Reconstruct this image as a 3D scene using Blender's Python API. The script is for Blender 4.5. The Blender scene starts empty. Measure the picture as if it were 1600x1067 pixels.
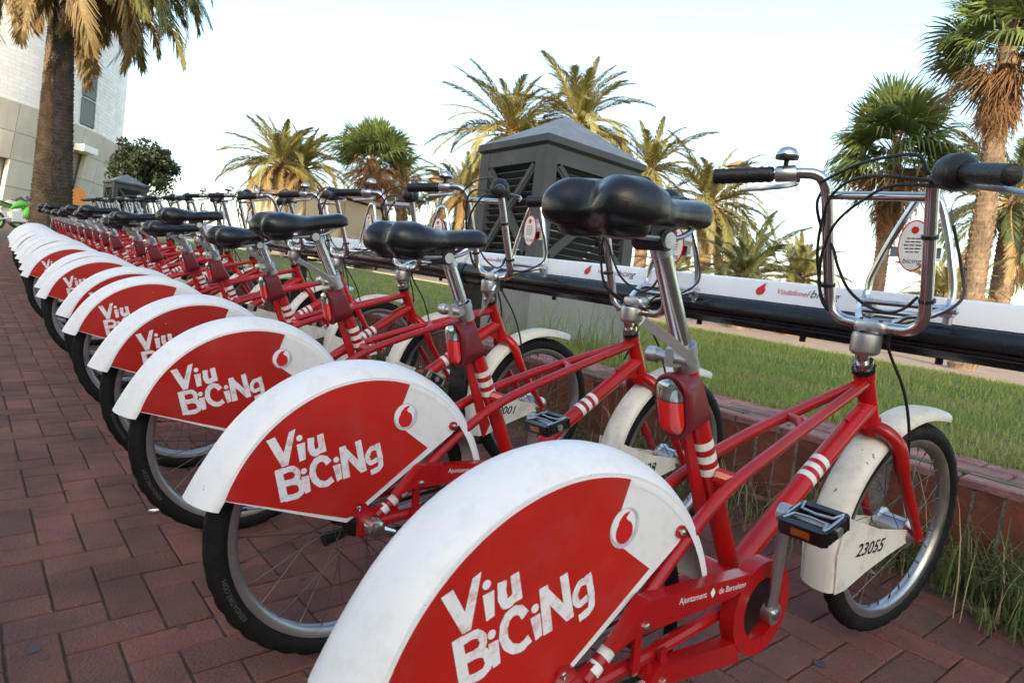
import bpy, math, random
import numpy as np
from mathutils import Matrix, Vector
random.seed(7); rng = np.random.default_rng(7)
SC = bpy.context.scene
COL = SC.collection
# ------------------------------------------------------------------ camera
cam_d = bpy.data.cameras.new('camera'); cam = bpy.data.objects.new('camera', cam_d); COL.objects.link(cam)
CR = Vector((0.77915, -0.62140, 0.08240)); CU = Vector((0.02171, 0.15812, 0.98718)); CW = Vector((0.62646, 0.76737, -0.13669))
CC = Vector((-1.5299, -0.5923, 0.8342))
cm = Matrix((CR, CU, -CW)).transposed().to_4x4(); cm.translation = CC
cam.matrix_world = cm
cam_d.sensor_width = 36; cam_d.lens = 24.055; cam_d.clip_start = 0.05; cam_d.clip_end = 6000
cam_d.dof.use_dof = True; cam_d.dof.focus_distance = 1.75; cam_d.dof.aperture_fstop = 11.0
SC.camera = cam
# ------------------------------------------------------------------ light
SUN_FROM = Vector((-0.75, -0.66, 0)).normalized(); SUN_EL = math.radians(19)
sd = Vector((SUN_FROM.x*math.cos(SUN_EL), SUN_FROM.y*math.cos(SUN_EL), math.sin(SUN_EL)))
W = bpy.data.worlds.new('World'); SC.world = W; W.use_nodes = True
wn = W.node_tree.nodes; wl = W.node_tree.links
bg = wn['Background']; sky = wn.new('ShaderNodeTexSky'); sky.sky_type = 'NISHITA'; sky.sun_disc = False
sky.sun_elevation = SUN_EL; sky.sun_rotation = math.atan2(SUN_FROM.x, SUN_FROM.y)
sky.air_density = 1.3; sky.dust_density = 2.0; sky.ozone_density = 1.0; sky.altitude = 0
wtc = wn.new('ShaderNodeTexCoord'); wmp = wn.new('ShaderNodeMapping'); wmp.vector_type = 'POINT'
_t = Vector((.0776, .0482, 1.)).normalized().rotation_difference(Vector((0, 0, 1))).to_euler(); wmp.inputs['Rotation'].default_value = _t
wl.new(wtc.outputs['Generated'], wmp.inputs['Vector']); wl.new(wmp.outputs[0], sky.inputs['Vector'])
wl.new(sky.outputs[0], bg.inputs[0]); bg.inputs[1].default_value = 0.15
sun_d = bpy.data.lights.new('sun', 'SUN'); sun_d.energy = 3.2; sun_d.angle = math.radians(0.6); sun_d.color = (1.0, 0.85, 0.64)
sun = bpy.data.objects.new('sun', sun_d); COL.objects.link(sun)
sun.rotation_euler = (-sd).to_track_quat('-Z', 'Y').to_euler()
SC.view_settings.view_transform = 'Standard'; SC.view_settings.look = 'None'
SC.view_settings.exposure = 1.55; SC.view_settings.gamma = 1.0; SC.view_settings.use_curve_mapping = False

# ------------------------------------------------------------------ materials
def newmat(name):
    m = bpy.data.materials.new(name); m.use_nodes = True
    return m, m.node_tree.nodes, m.node_tree.links, m.node_tree.nodes['Principled BSDF']
def mat(name, col, rough=.5, metal=0., coat=0., var=0., var_scale=8., dirt=None, dirt_amt=0., dirt_scale=6., bump=0., bump_scale=60., spec=.5, rand=0., trans=0., col2=None, chip=None, chip_scale=90., chip_th=.66, chip_stretch=(1, 1, 1), world=False):
    m, n, l, b = newmat(name)
    b.inputs['Roughness'].default_value = rough; b.inputs['Metallic'].default_value = metal
    b.inputs['Coat Weight'].default_value = coat; b.inputs['Coat Roughness'].default_value = .12
    b.inputs['Specular IOR Level'].default_value = spec
    if trans: b.inputs['Transmission Weight'].default_value = trans
    c = (*col, 1)
    b.inputs['Base Color'].default_value = c
    tc = n.new('ShaderNodeTexCoord'); cur = None; gpos = n.new('ShaderNodeNewGeometry') if world else None
    if not world:
        oi_ = n.new('ShaderNodeObjectInfo'); ml_ = n.new('ShaderNodeMath'); ml_.operation = 'MULTIPLY'; ml_.inputs[1].default_value = 41.; l.new(oi_.outputs['Random'], ml_.inputs[0]); va_ = n.new('ShaderNodeVectorMath'); l.new(tc.outputs['Object'], va_.inputs[0]); l.new(ml_.outputs[0], va_.inputs[1]); ovec = va_.outputs[0]
    def mix(fac, a, bb):
        x = n.new('ShaderNodeMix'); x.data_type = 'RGBA'
        if isinstance(fac, float): x.inputs[0].default_value = fac
        else: l.new(fac, x.inputs[0])
        for s, v in ((6, a), (7, bb)):
            if isinstance(v, tuple): x.inputs[s].default_value = v
            else: l.new(v, x.inputs[s])
        return x.outputs[2]
    cur = c
    if var:
        t = n.new('ShaderNodeTexNoise'); t.inputs['Scale'].default_value = var_scale; t.inputs['Detail'].default_value = 5
        l.new(gpos.outputs['Position'] if world else ovec, t.inputs['Vector'])
        r = n.new('ShaderNodeMapRange'); r.inputs[1].default_value = .35; r.inputs[2].default_value = .65; l.new(t.outputs[0], r.inputs[0])
        lo = tuple(max(0, v*(1-var)) for v in col) + (1,); hi = tuple(min(1, v*(1+var)) for v in col) + (1,)
        if col2: lo = c; hi = (*col2, 1)
        cur = mix(r.outputs[0], lo, hi)
    if rand:
        oi = n.new('ShaderNodeObjectInfo'); ge = n.new('ShaderNodeNewGeometry')
        ad = n.new('ShaderNodeMath'); ad.operation = 'ADD'; l.new(oi.outputs['Random'], ad.inputs[0]); l.new(ge.outputs['Random Per Island'], ad.inputs[1])
        fr = n.new('ShaderNodeMath'); fr.operation = 'FRACT'; l.new(ad.outputs[0], fr.inputs[0])
        mr = n.new('ShaderNodeMapRange'); mr.inputs[3].default_value = 1-rand; mr.inputs[4].default_value = 1+rand; l.new(fr.outputs[0], mr.inputs[0])
        hs = n.new('ShaderNodeHueSaturation'); l.new(mr.outputs[0], hs.inputs['Value'])
        if isinstance(cur, tuple): hs.inputs['Color'].default_value = cur
        else: l.new(cur, hs.inputs['Color'])
        cur = hs.outputs[0]
    if dirt:
        t = n.new('ShaderNodeTexNoise'); t.inputs['Scale'].default_value = dirt_scale; t.inputs['Detail'].default_value = 9; t.inputs['Roughness'].default_value = .68
        l.new(gpos.outputs['Position'] if world else ovec, t.inputs['Vector'])
        r = n.new('ShaderNodeMapRange'); r.inputs[1].default_value = .5; r.inputs[2].default_value = .72; r.inputs[4].default_value = dirt_amt; l.new(t.outputs[0], r.inputs[0])
        cur = mix(r.outputs[0], cur, (*dirt, 1))
        rr = n.new('ShaderNodeMapRange'); rr.inputs[1].default_value = .3; rr.inputs[2].default_value = .75; rr.inputs[3].default_value = rough*.85; rr.inputs[4].default_value = min(1, rough*1.5+.05)
        l.new(t.outputs[0], rr.inputs[0]); l.new(rr.outputs[0], b.inputs['Roughness'])
    if chip:
        mp = n.new('ShaderNodeMapping'); mp.inputs['Scale'].default_value = chip_stretch; l.new(gpos.outputs['Position'] if world else ovec, mp.inputs['Vector'])
        t = n.new('ShaderNodeTexNoise'); t.inputs['Scale'].default_value = chip_scale; t.inputs['Detail'].default_value = 3; t.inputs['Roughness'].default_value = .6; l.new(mp.outputs[0], t.inputs['Vector'])
        t2 = n.new('ShaderNodeTexNoise'); t2.inputs['Scale'].default_value = chip_scale*.09; t2.inputs['Detail'].default_value = 2; l.new(mp.outputs[0], t2.inputs['Vector'])
        sm = n.new('ShaderNodeMath'); sm.operation = 'MULTIPLY_ADD'; sm.inputs[1].default_value = .45; l.new(t2.outputs[0], sm.inputs[0]); l.new(t.outputs[0], sm.inputs[2])
        r = n.new('ShaderNodeMapRange'); r.inputs[1].default_value = chip_th+.225; r.inputs[2].default_value = chip_th+.245; l.new(sm.outputs[0], r.inputs[0])
        cur = mix(r.outputs[0], cur, (*chip, 1))
    if not isinstance(cur, tuple): l.new(cur, b.inputs['Base Color'])
    if bump:
        t = n.new('ShaderNodeTexNoise'); t.inputs['Scale'].default_value = bump_scale; t.inputs['Detail'].default_value = 6
        l.new(tc.outputs['Object'], t.inputs['Vector'])
        bp = n.new('ShaderNodeBump'); bp.inputs['Strength'].default_value = bump; bp.inputs['Distance'].default_value = .01
        l.new(t.outputs[0], bp.inputs['Height']); l.new(bp.outputs[0], b.inputs['Normal'])
    return m
def leafy(m, f=.38):
    n, l = m.node_tree.nodes, m.node_tree.links; b = n['Principled BSDF']; out = n['Material Output']
    t = n.new('ShaderNodeBsdfTranslucent'); mx = n.new('ShaderNodeMixShader'); mx.inputs[0].default_value = f
    if b.inputs['Base Color'].links: l.new(b.inputs['Base Color'].links[0].from_socket, t.inputs['Color'])
    else: t.inputs['Color'].default_value = b.inputs['Base Color'].default_value
    l.new(b.outputs[0], mx.inputs[1]); l.new(t.outputs[0], mx.inputs[2]); l.new(mx.outputs[0], out.inputs['Surface'])
M = {}
M['red'] = mat('red_paint', (.40, .004, .006), .27, coat=.12, dirt=(.10, .02, .02), dirt_amt=.5, dirt_scale=16, var=.15, var_scale=3, rand=.08, chip=(.09, .05, .045), chip_scale=110, chip_th=.70)
M['redprint'] = mat('red_print', (.43, .011, .006), .36, coat=.15, dirt=(.36, .05, .04), dirt_amt=.35, dirt_scale=12, var=.1, var_scale=4, rand=.1, chip=(.7, .6, .58), chip_scale=60, chip_th=.79)
M['white'] = mat('white_plastic', (.78, .78, .78), .38, dirt=(.45, .43, .40), dirt_amt=.28, dirt_scale=30, var=.04, var_scale=3, chip=(.30, .28, .26), chip_scale=45, chip_th=.775, chip_stretch=(1, 3.5, 1.6))
M['cover'] = mat('white_cover', (.78, .78, .78), .35, var=.03, var_scale=2, dirt=(.5, .5, .48), dirt_amt=.25, dirt_scale=5)
M['whiteold'] = mat('aged_white_plastic', (.72, .70, .63), .42, dirt=(.30, .26, .20), dirt_amt=.55, dirt_scale=13, var=.06, var_scale=5, chip=(.13, .11, .09), chip_scale=55, chip_th=.73, chip_stretch=(2.5, 1, 1))
M['band'] = mat('white_band', (.72, .72, .68), .45, dirt=(.3, .25, .22), dirt_amt=.5, dirt_scale=40)
M['letter'] = mat('brushed_lettering', (.78, .77, .78), .45, dirt=(.50, .16, .16), dirt_amt=.8, dirt_scale=55)
M['print'] = mat('white_print', (.8, .8, .8), .5)
M['black'] = mat('black_paint', (.005, .0055, .008), .24, coat=.1, dirt=(.02, .02, .022), dirt_amt=.4, dirt_scale=14)
M['blackprint'] = mat('black_print', (.015, .015, .015), .5)
M['redlogo'] = mat('red_logo', (.55, .012, .012), .4)
M['greylogo'] = mat('grey_logo', (.52, .53, .55), .35, var=.25, var_scale=40)
M['rubber'] = mat('tyre_rubber', (.006, .006, .007), .62, dirt=(.022, .020, .019), dirt_amt=.55, dirt_scale=22, bump=.3, bump_scale=150, spec=.28)
M['tyretext'] = mat('tyre_text', (.09, .09, .09), .6)
M['grip'] = mat('grip_rubber', (.008, .008, .010), .45, bump=.2, bump_scale=200)
M['vinyl'] = mat('saddle_vinyl', (.006, .0065, .009), .26, dirt=(.012, .013, .015), dirt_amt=.5, dirt_scale=20, bump=.06, bump_scale=320)
M['chrome'] = mat('chrome', (.62, .61, .60), .16, metal=1, dirt=(.25, .2, .17), dirt_amt=.5, dirt_scale=25)
M['alu'] = mat('aluminium', (.55, .55, .56), .33, metal=1, dirt=(.25, .24, .23), dirt_amt=.5, dirt_scale=18)
M['lever'] = mat('satin_lever', (.72, .72, .73), .42, metal=.8)
M['spoke'] = mat('spoke_steel', (.10, .095, .09), .5, metal=.7)
M['maroon'] = mat('maroon_plastic', (.15, .007, .014), .33, dirt=(.12, .04, .04), dirt_amt=.4, dirt_scale=20)
M['redlens'] = mat('red_lens', (.70, .012, .006), .08, coat=1, spec=.8)
M['clearlens'] = mat('clear_lens', (.42, .46, .43), .06, metal=.85, var=.5, var_scale=60)
M['amber'] = mat('amber_reflector', (.28, .06, .006), .15, coat=.6)
M['grease'] = mat('greasy_steel', (.03, .028, .026), .45, metal=.6)
M['paver'] = mat('red_paver', (.150, .055, .042), .8, var=.25, var_scale=5, rand=.2, dirt=(.060, .045, .045), dirt_amt=.75, dirt_scale=4.5, bump=.6, bump_scale=140, chip=(.24, .18, .16), chip_scale=70, chip_th=.775, world=True)
M['joint'] = mat('joint_sand', (.075, .055, .048), .95, var=.3, var_scale=30, bump=.8, bump_scale=90)
M['wallbrick'] = mat('glazed_wall_brick', (.20, .060, .032), .55, var=.25, var_scale=9, rand=.2, dirt=(.06, .03, .025), dirt_amt=.6, dirt_scale=10, bump=.35, bump_scale=60)
M['capbrick'] = mat('worn_cap_brick', (.27, .12, .10), .7, var=.3, var_scale=11, rand=.22, dirt=(.40, .34, .31), dirt_amt=.6, dirt_scale=14, bump=.5, bump_scale=80)
M['mortar'] = mat('mortar', (.24, .21, .18), .95, var=.3, var_scale=25, bump=.8, bump_scale=90)
M['soil'] = mat('lawn_soil', (.085, .11, .03), .95, var=.35, var_scale=2.2, bump=.8, bump_scale=40)
M['path'] = mat('path_paving', (.30, .21, .16), .85, var=.18, var_scale=2.5, bump=.4, bump_scale=40)
M['earth'] = mat('earth', (.28, .22, .16), .9, var=.2, var_scale=.4)
M['grass'] = mat('grass_blades', (.18, .27, .045), .55, rand=.4, var=.3, var_scale=1.1, col2=(.30, .29, .085), world=True)
M['weed'] = mat('weed_leaf', (.15, .21, .06), .55, rand=.35)
M['dry'] = mat('dry_straw', (.30, .24, .13), .8, rand=.3)
M['deadleaf'] = mat('dead_leaf', (.16, .08, .04), .8, rand=.4)
M['drift'] = mat('soil_drift', (.075, .055, .035), .95, var=.4, var_scale=25, bump=1., bump_scale=120)
M['gum'] = mat('old_gum', (.055, .050, .056), .7)
M['litter'] = mat('paper_litter', (.45, .45, .43), .7, rand=.3)
M['kiosk'] = mat('grey_painted_metal', (.050, .056, .060), .55, var=.15, var_scale=4, dirt=(.09, .09, .088), dirt_amt=.5, dirt_scale=9)
M['kioskroof'] = mat('zinc_roof', (.19, .21, .235), .5, var=.12, var_scale=6, dirt=(.13, .14, .15), dirt_amt=.5, dirt_scale=8)
M['plinth'] = mat('concrete_plinth', (.20, .21, .21), .85, var=.15, var_scale=5, dirt=(.11, .115, .11), dirt_amt=.6, dirt_scale=5, bump=.3, bump_scale=60)
M['frond'] = mat('date_palm_leaf', (.25, .24, .085), .5, rand=.3)
M['frond2'] = mat('dry_date_palm_leaf', (.30, .21, .09), .6, rand=.25)
M['frond3'] = mat('grey_green_palm_leaf', (.11, .135, .055), .5, rand=.3)
M['fan'] = mat('fan_palm_leaf', (.115, .155, .045), .5, rand=.35)
M['fandead'] = mat('dead_fan_leaf', (.24, .135, .065), .75, rand=.35)
M['trunk'] = mat('palm_trunk', (.17, .115, .075), .9, var=.3, var_scale=6, dirt=(.06, .045, .035), dirt_amt=.7, dirt_scale=5, bump=.6, bump_scale=30)
M['trunkshaded'] = mat('shaded_palm_trunk', (.042, .035, .030), .9, var=.35, var_scale=7, dirt=(.09, .07, .055), dirt_amt=.5, dirt_scale=9, bump=.7, bump_scale=30)  # shade on this trunk is painted into its darker base colour
M['petiole'] = mat('palm_petiole', (.28, .18, .06), .6, rand=.2)
M['leaf'] = mat('broad_leaf', (.022, .034, .012), .55, rand=.4)
M['bark'] = mat('bark', (.09, .07, .05), .9, bump=.6, bump_scale=30)
M['concrete'] = mat('concrete_panel', (.52, .49, .42), .85, rand=.06, var=.08, var_scale=.5, dirt=(.36, .33, .28), dirt_amt=.4, dirt_scale=.8)
M['tile'] = mat('white_wall_tile', (.74, .73, .71), .4, rand=.06, dirt=(.55, .54, .52), dirt_amt=.3, dirt_scale=1.2)
M['glass'] = mat('window_glass', (.04, .05, .055), .25, spec=.3)
M['frame'] = mat('window_frame', (.10, .10, .10), .4)
M['timber'] = mat('timber', (.24, .17, .10), .75, var=.25, var_scale=3)
M['cream'] = mat('cream_panel', (.34, .29, .20), .7, var=.1, var_scale=1)
M['orange'] = mat('orange_sign', (.62, .25, .05), .5)
M['green'] = mat('green_fairing', (.05, .22, .02), .25, coat=.6)
M['silver'] = mat('silver_paint', (.5, .5, .5), .3, metal=.6)
M['render'] = mat('pale_render', (.55, .52, .47), .85, var=.08, var_scale=.4)

for k_ in ('grass', 'weed', 'frond', 'frond2', 'frond3', 'fan', 'fandead', 'leaf'): leafy(M[k_])

# ------------------------------------------------------------------ mesh helpers
def catmull(pts, n=6):
    P = [Vector(p) for p in pts]; P = [P[0]*2-P[1]] + P + [P[-1]*2-P[-2]]; out = []
    for i in range(1, len(P)-2):
        for j in range(n):
            t = j/n; a, b, c, d = P[i-1], P[i], P[i+1], P[i+2]
            out.append(.5*((2*b)+(c-a)*t+(2*a-5*b+4*c-d)*t*t+(3*b-a-3*c+d)*t**3))
    out.append(P[-2]); return out
class MB:
    def __init__(s): s.v = []; s.f = []; s.m = []; s.cur = 0
    def add(s, verts, faces):
        o = len(s.v); s.v += [tuple(p) for p in verts]
        for f in faces: s.f.append(tuple(i+o for i in f)); s.m.append(s.cur)
        return s
    def box(s, c, size, rot=None):
        hx, hy, hz = size[0]/2, size[1]/2, size[2]/2; c = Vector(c)
        vs = [Vector((x, y, z)) for x in (-hx, hx) for y in (-hy, hy) for z in (-hz, hz)]
        if rot is not None: vs = [rot @ p for p in vs]
        return s.add([c+p for p in vs], [(0, 1, 3, 2), (4, 6, 7, 5), (0, 4, 5, 1), (2, 3, 7, 6), (0, 2, 6, 4), (1, 5, 7, 3)])
    def tube(s, pts, r, n=8, caps=True, sx=1., up=None):
        P = [Vector(p) for p in pts]; k = len(P)
        R = r if isinstance(r, (list, tuple)) else [r]*k
        T = [(P[min(i+1, k-1)]-P[max(i-1, 0)]).normalized() for i in range(k)]
        ref = Vector(up) if up else (Vector((0, 0, 1)) if abs(T[0].z) < .9 else Vector((1, 0, 0)))
        a = (ref - T[0]*ref.dot(T[0])).normalized(); vs = []
        for i in range(k):
            a = (a - T[i]*a.dot(T[i])).normalized(); b = T[i].cross(a)
            for j in range(n):
                t = 2*math.pi*j/n; vs.append(P[i]+a*(R[i]*math.cos(t))+b*(R[i]*sx*math.sin(t)))
        fs = [(i*n+j, i*n+(j+1) % n, (i+1)*n+(j+1) % n, (i+1)*n+j) for i in range(k-1) for j in range(n)]
        if caps: fs += [tuple(range(n))[::-1], tuple((k-1)*n+j for j in range(n))]
        return s.add(vs, fs)
    def lathe(s, prof, o, ax, n=24, closed=False, ang=None):
        o = Vector(o); ax = Vector(ax).normalized(); ref = Vector((0, 0, 1)) if abs(ax.z) < .9 else Vector((1, 0, 0))
        a = (ref-ax*ref.dot(ax)).normalized(); b = ax.cross(a); k = len(prof); vs = []
        for (r, h) in prof:
            for j in range(n):
                t = 2*math.pi*j/n; vs.append(o+ax*h+a*(r*math.cos(t))+b*(r*math.sin(t)))
        rows = k if closed else k-1
        fs = [(i*n+j, i*n+(j+1) % n, ((i+1) % k)*n+(j+1) % n, ((i+1) % k)*n+j) for i in range(rows) for j in range(n)]
        if not closed:
            if prof[0][0] > 1e-6: fs.append(tuple(range(n))[::-1])
            if prof[-1][0] > 1e-6: fs.append(tuple((k-1)*n+j for j in range(n)))
        return s.add(vs, fs)
    def prism(s, poly, y0, y1, fn=None):
        fn = fn or (lambda u, w, d: (u, d, w)); n = len(poly)
        vs = [fn(u, w, y0) for u, w in poly]+[fn(u, w, y1) for u, w in poly]
        return s.add(vs, [tuple(range(n)), tuple(range(n, 2*n))[::-1]]+[(i, i+n, (i+1) % n+n, (i+1) % n) for i in range(n)])
    def flat(s, poly, y, fn=None):
        fn = fn or (lambda u, w, d: (u, d, w))
        return s.add([fn(u, w, y) for u, w in poly], [tuple(range(len(poly)))])
    def loft(s, secs, capA=True, capB=True, closed=True):
        n = len(secs[0]); k = len(secs); vs = [p for q in secs for p in q]
        J = n if closed else n-1
        fs = [(i*n+j, i*n+(j+1) % n, (i+1)*n+(j+1) % n, (i+1)*n+j) for i in range(k-1) for j in range(J)]
        if capA: fs.append(tuple(range(n))[::-1])
        if capB: fs.append(tuple((k-1)*n+j for j in range(n)))
        return s.add(vs, fs)
    def mesh(s, name, mats, smooth=35):
        me = bpy.data.meshes.new(name); me.from_pydata(s.v, [], s.f)
        if not isinstance(mats, (list, tuple)): mats = [mats]
        for m in mats: me.materials.append(M[m])
        me.polygons.foreach_set('material_index', s.m)
        import bmesh
        bm = bmesh.new(); bm.from_mesh(me); bmesh.ops.recalc_face_normals(bm, faces=bm.faces); bm.to_mesh(me); bm.free()
        if smooth:
            me.polygons.foreach_set('use_smooth', [True]*len(me.polygons)); me.set_sharp_from_angle(angle=math.radians(smooth))
        me.update(); return me
def link(name, me, parent=None, mw=None):
    o = bpy.data.objects.new(name, me); COL.objects.link(o)
    if parent is not None: o.parent = parent
    if mw is not None: o.matrix_local = mw
    return o
def tag(o, label, cat, group=None):
    o['label'] = label; o['category'] = cat
    if group: o['group'] = group
    return o
def struct(o): o['kind'] = 'structure'; return o
def stuff(o): o['kind'] = 'stuff'; return o
def npmesh(name, V, F, mats, fm=None, smooth=False):
    me = bpy.data.meshes.new(name); V = np.asarray(V, dtype=np.float32); F = np.asarray(F, dtype=np.int32)
    k = F.shape[1]; me.vertices.add(len(V)); me.vertices.foreach_set('co', V.ravel())
    me.loops.add(F.size); me.loops.foreach_set('vertex_index', F.ravel()); me.polygons.add(len(F))
    me.polygons.foreach_set('loop_start', np.arange(0, F.size, k, dtype=np.int32))
    for m in (mats if isinstance(mats, (list, tuple)) else [mats]): me.materials.append(M[m])
    if fm is not None: me.polygons.foreach_set('material_index', np.asarray(fm, dtype=np.int32))
    me.update(calc_edges=True); me.validate()
    me.polygons.foreach_set('use_smooth', [bool(smooth)]*len(me.polygons))
    return me
_tc = {}
def text_geo(body, size=1., shear=0., align='CENTER', offset=0.):
    key = (body, size, shear, align, offset)
    if key in _tc: return _tc[key]
    cu = bpy.data.curves.new('lettering', 'FONT'); cu.body = body; cu.size = size; cu.shear = shear; cu.align_x = align; cu.align_y = 'CENTER'; cu.resolution_u = 3; cu.offset = offset
    o = bpy.data.objects.new('lettering', cu); COL.objects.link(o)
    dg = bpy.context.evaluated_depsgraph_get(); me = bpy.data.meshes.new_from_object(o.evaluated_get(dg))
    v = [tuple(p.co) for p in me.vertices]; f = [tuple(p.vertices) for p in me.polygons]
    bpy.data.objects.remove(o); bpy.data.curves.remove(cu); bpy.data.meshes.remove(me)
    _tc[key] = (v, f); return v, f
def add_text(mb, body, size, fn, shear=0., align='CENTER', offset=0.):
    v, f = text_geo(body, size, shear, align, offset); mb.add([fn(p[0], p[1]) for p in v], f)
def off(Y): return .0030*max(0., Y-.5)**1.85          # the row bends a little to the right
def lawn_z(X): return .3-.077*(X-.9)
VERT = Vector((.0776, .0482, 1.)).normalized()           # plumb direction: the paving slopes
TILT = Vector((0, 0, 1)).rotation_difference(VERT).to_matrix().to_4x4()

# ------------------------------------------------------------------ ground, paving, wall, lawn
mb = MB(); ys = [-60, -10, -4]+[i*.5 for i in range(-6, 60)]+[40, 80, 200, 600]
sec = []
for y in ys: sec.append([(-80, y, -.0065), (-20, y, -.0065), (-3, y, -.0065), (.66+off(min(y, 14)), y, -.0065)])
mb.loft(sec, False, False, False)
pavement = struct(link('pavement', mb.mesh('pavement', 'joint')))
mb = MB(); sec = []
for y in ys:
    q = off(min(y, 14)); sec.append([(.66+q, y, -.02)]+[(X+q, y, lawn_z(X)-(.012 if X < 7.6 else .02)) for X in (.7, 1.5, 3, 5, 7.62)])
mb.loft(sec, False, False, False)
lawn = struct(link('lawn', mb.mesh('lawn', 'soil')))
mb = MB(); sec = []
for y in ys:
    q = off(min(y, 14)); sec.append([(X+(q if X < 8 else 0), y, lawn_z(X)) for X in (7.6, 9, 14, 20)])
mb.loft(sec, False, False, False)
path = struct(link('path', mb.mesh('path', 'path')))
mb = MB(); mb.add([(X, y, lawn_z(X)-.004) for y in (-400, 3000) for X in (20, 3000)], [(0, 1, 3, 2)])
struct(link('ground', mb.mesh('ground', 'earth')))
# pavers: 90 degree herringbone, 18 x 9 cm modules
U_ = .09
def paver_geo(L, Wd, h=.03, c=.0030):
    x, y = L/2-.0022, Wd/2-.0022
    vs = [(-x, -y, -h), (x, -y, -h), (x, y, -h), (-x, y, -h), (-x, -y, -c), (x, -y, -c), (x, y, -c), (-x, y, -c), (-x+c, -y+c, 0), (x-c, -y+c, 0), (x-c, y-c, 0), (-x+c, y-c, 0)]
    fs = [(8, 9, 10, 11)]
    for i in range(4): j = (i+1) % 4; fs += [(i, j, j+4, i+4), (i+4, j+4, j+8, i+8)]
    return vs, fs
pv, pf = paver_geo(.18, .09)
pm = MB().add(pv, pf).mesh('brick', 'paver', 0)
sites = []
for i in range(-18, 27):
    for j in range(-14, 210):
        c = (i+j+3) % 4
        x, y = i*U_-1.39+18*U_*0, j*U_+.03
        if c == 0: sites.append((x+U_, y+U_/2, 0))
        elif c == 2: sites.append((x+U_/2, y+U_, 1))
sites = [s for s in sites if s[0] < .60+off(s[1]) and s[0] > -3.0]
def inview(p):
    d = Vector(p)-CC; z = d.dot(CW)
    if z < .15: return None
    u = 512+684.2*d.dot(CR)/z; v = 341-684.2*d.dot(CU)/z
    return (u, v, z) if -60 < u < 1090 and -40 < v < 730 else None
near = []; far = []
for s in sites:
    q = inview((s[0], s[1], 0)); (near if q else far).append((q[2] if q else 99, s))
near.sort(key=lambda t: t[0])
singles = [s for _, s in near[:300]]; rest = [s for _, s in near[300:]]+[s for _, s in far]
def jit(): return (rng.normal(0, .0009), rng.normal(0, .004), rng.normal(0, .004), rng.normal(0, .004))
for (x, y, o) in singles:
    dz, rx, ry, rz = jit()
    b = link('brick', pm, pavement, Matrix.Translation((x, y, dz)) @ Matrix.Rotation(rz+(math.pi/2 if o else 0), 4, 'Z') @ Matrix.Rotation(rx, 4, 'X') @ Matrix.Rotation(ry*.5, 4, 'Y'))
V = []; F = []; pv_ = np.array(pv); pf_ = np.array(pf)
for (x, y, o) in rest:
    dz, rx, ry, rz = jit(); p = pv_ if not o else np.stack([-pv_[:, 1], pv_[:, 0], pv_[:, 2]], 1)
    p = p+np.array([x, y, dz]); p[:, 2] += (p[:, 0]-x)*ry*.5+(p[:, 1]-y)*rx
    F.append(pf_+len(V)*12); V.append(p)
o = stuff(link('bricks', npmesh('bricks', np.concatenate(V), np.concatenate(F), 'paver'), pavement))
# planter wall
kw = Vector((0, 0, 0))
WX = .652
mb = MB(); yw = [-1.6]+[i*.5 for i in range(-3, 44)]
mb.loft([[(WX+.0035+off(y), y, -.02), (WX+.0035+off(y), y, .279), (WX+.245+off(y), y, .279), (WX+.245+off(y), y, -.02)] for y in yw])
wall = tag(link('planter_wall', mb.mesh('planter_wall', 'mortar', 0)), 'low red brick wall edging the lawn behind the front wheels', 'wall')
def chbox(L, Wd, H, c=.004):
    b = MB(); x, y, z = L/2, Wd/2, H/2
    lo = [(-x+c, -y+c, -z), (x-c, -y+c, -z), (x-c, y-c, -z), (-x+c, y-c, -z)]
    a = [(-x, -y, -z+c), (x, -y, -z+c), (x, y, -z+c), (-x, y, -z+c)]; d = [(p[0], p[1], z-c) for p in a]; hi = [(p[0], p[1], z) for p in lo]
    vs = lo+a+d+hi; fs = [(3, 2, 1, 0), (12, 13, 14, 15)]
    for r in range(3):
        for i in range(4): fs.append((r*4+i, r*4+(i+1) % 4, r*4+4+(i+1) % 4, r*4+4+i))
    return b.add(vs, fs)
fb = chbox(.05, .0635, .240).mesh('brick', 'wallbrick', 0)
y = -1.3
while y < 12.6:
    link('brick', fb, wall, Matrix.Translation((WX+.025+off(y)+rng.normal(0, .0012), y+rng.normal(0, .0012), .161+rng.normal(0, .0015))) @ Matrix.Rotation(rng.normal(0, .006), 4, 'X') @ Matrix.Rotation(-off(y)*.02, 4, 'Z'))
    y += .0745
lb = chbox(.05, .215, .05).mesh('brick', 'wallbrick', 0); y = -1.3
while y < 12.4:
    link('brick', lb, wall, Matrix.Translation((WX+.0245+off(y), y, .003+rng.normal(0, .001)))); y += .2235
cb = chbox(.083, .172, .03, .005).mesh('brick', 'capbrick', 0)
for r in range(3):
    y = -1.3+(.09 if r % 2 else 0)
    while y < 12.4:
        link('brick', cb, wall, Matrix.Translation((WX+.04+r*.0895+off(y), y, .2885+rng.normal(0, .0015))) @ Matrix.Rotation(rng.normal(0, .008), 4, 'Y') @ Matrix.Rotation(rng.normal(0, .008), 4, 'Z'))
        y += .1795
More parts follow.
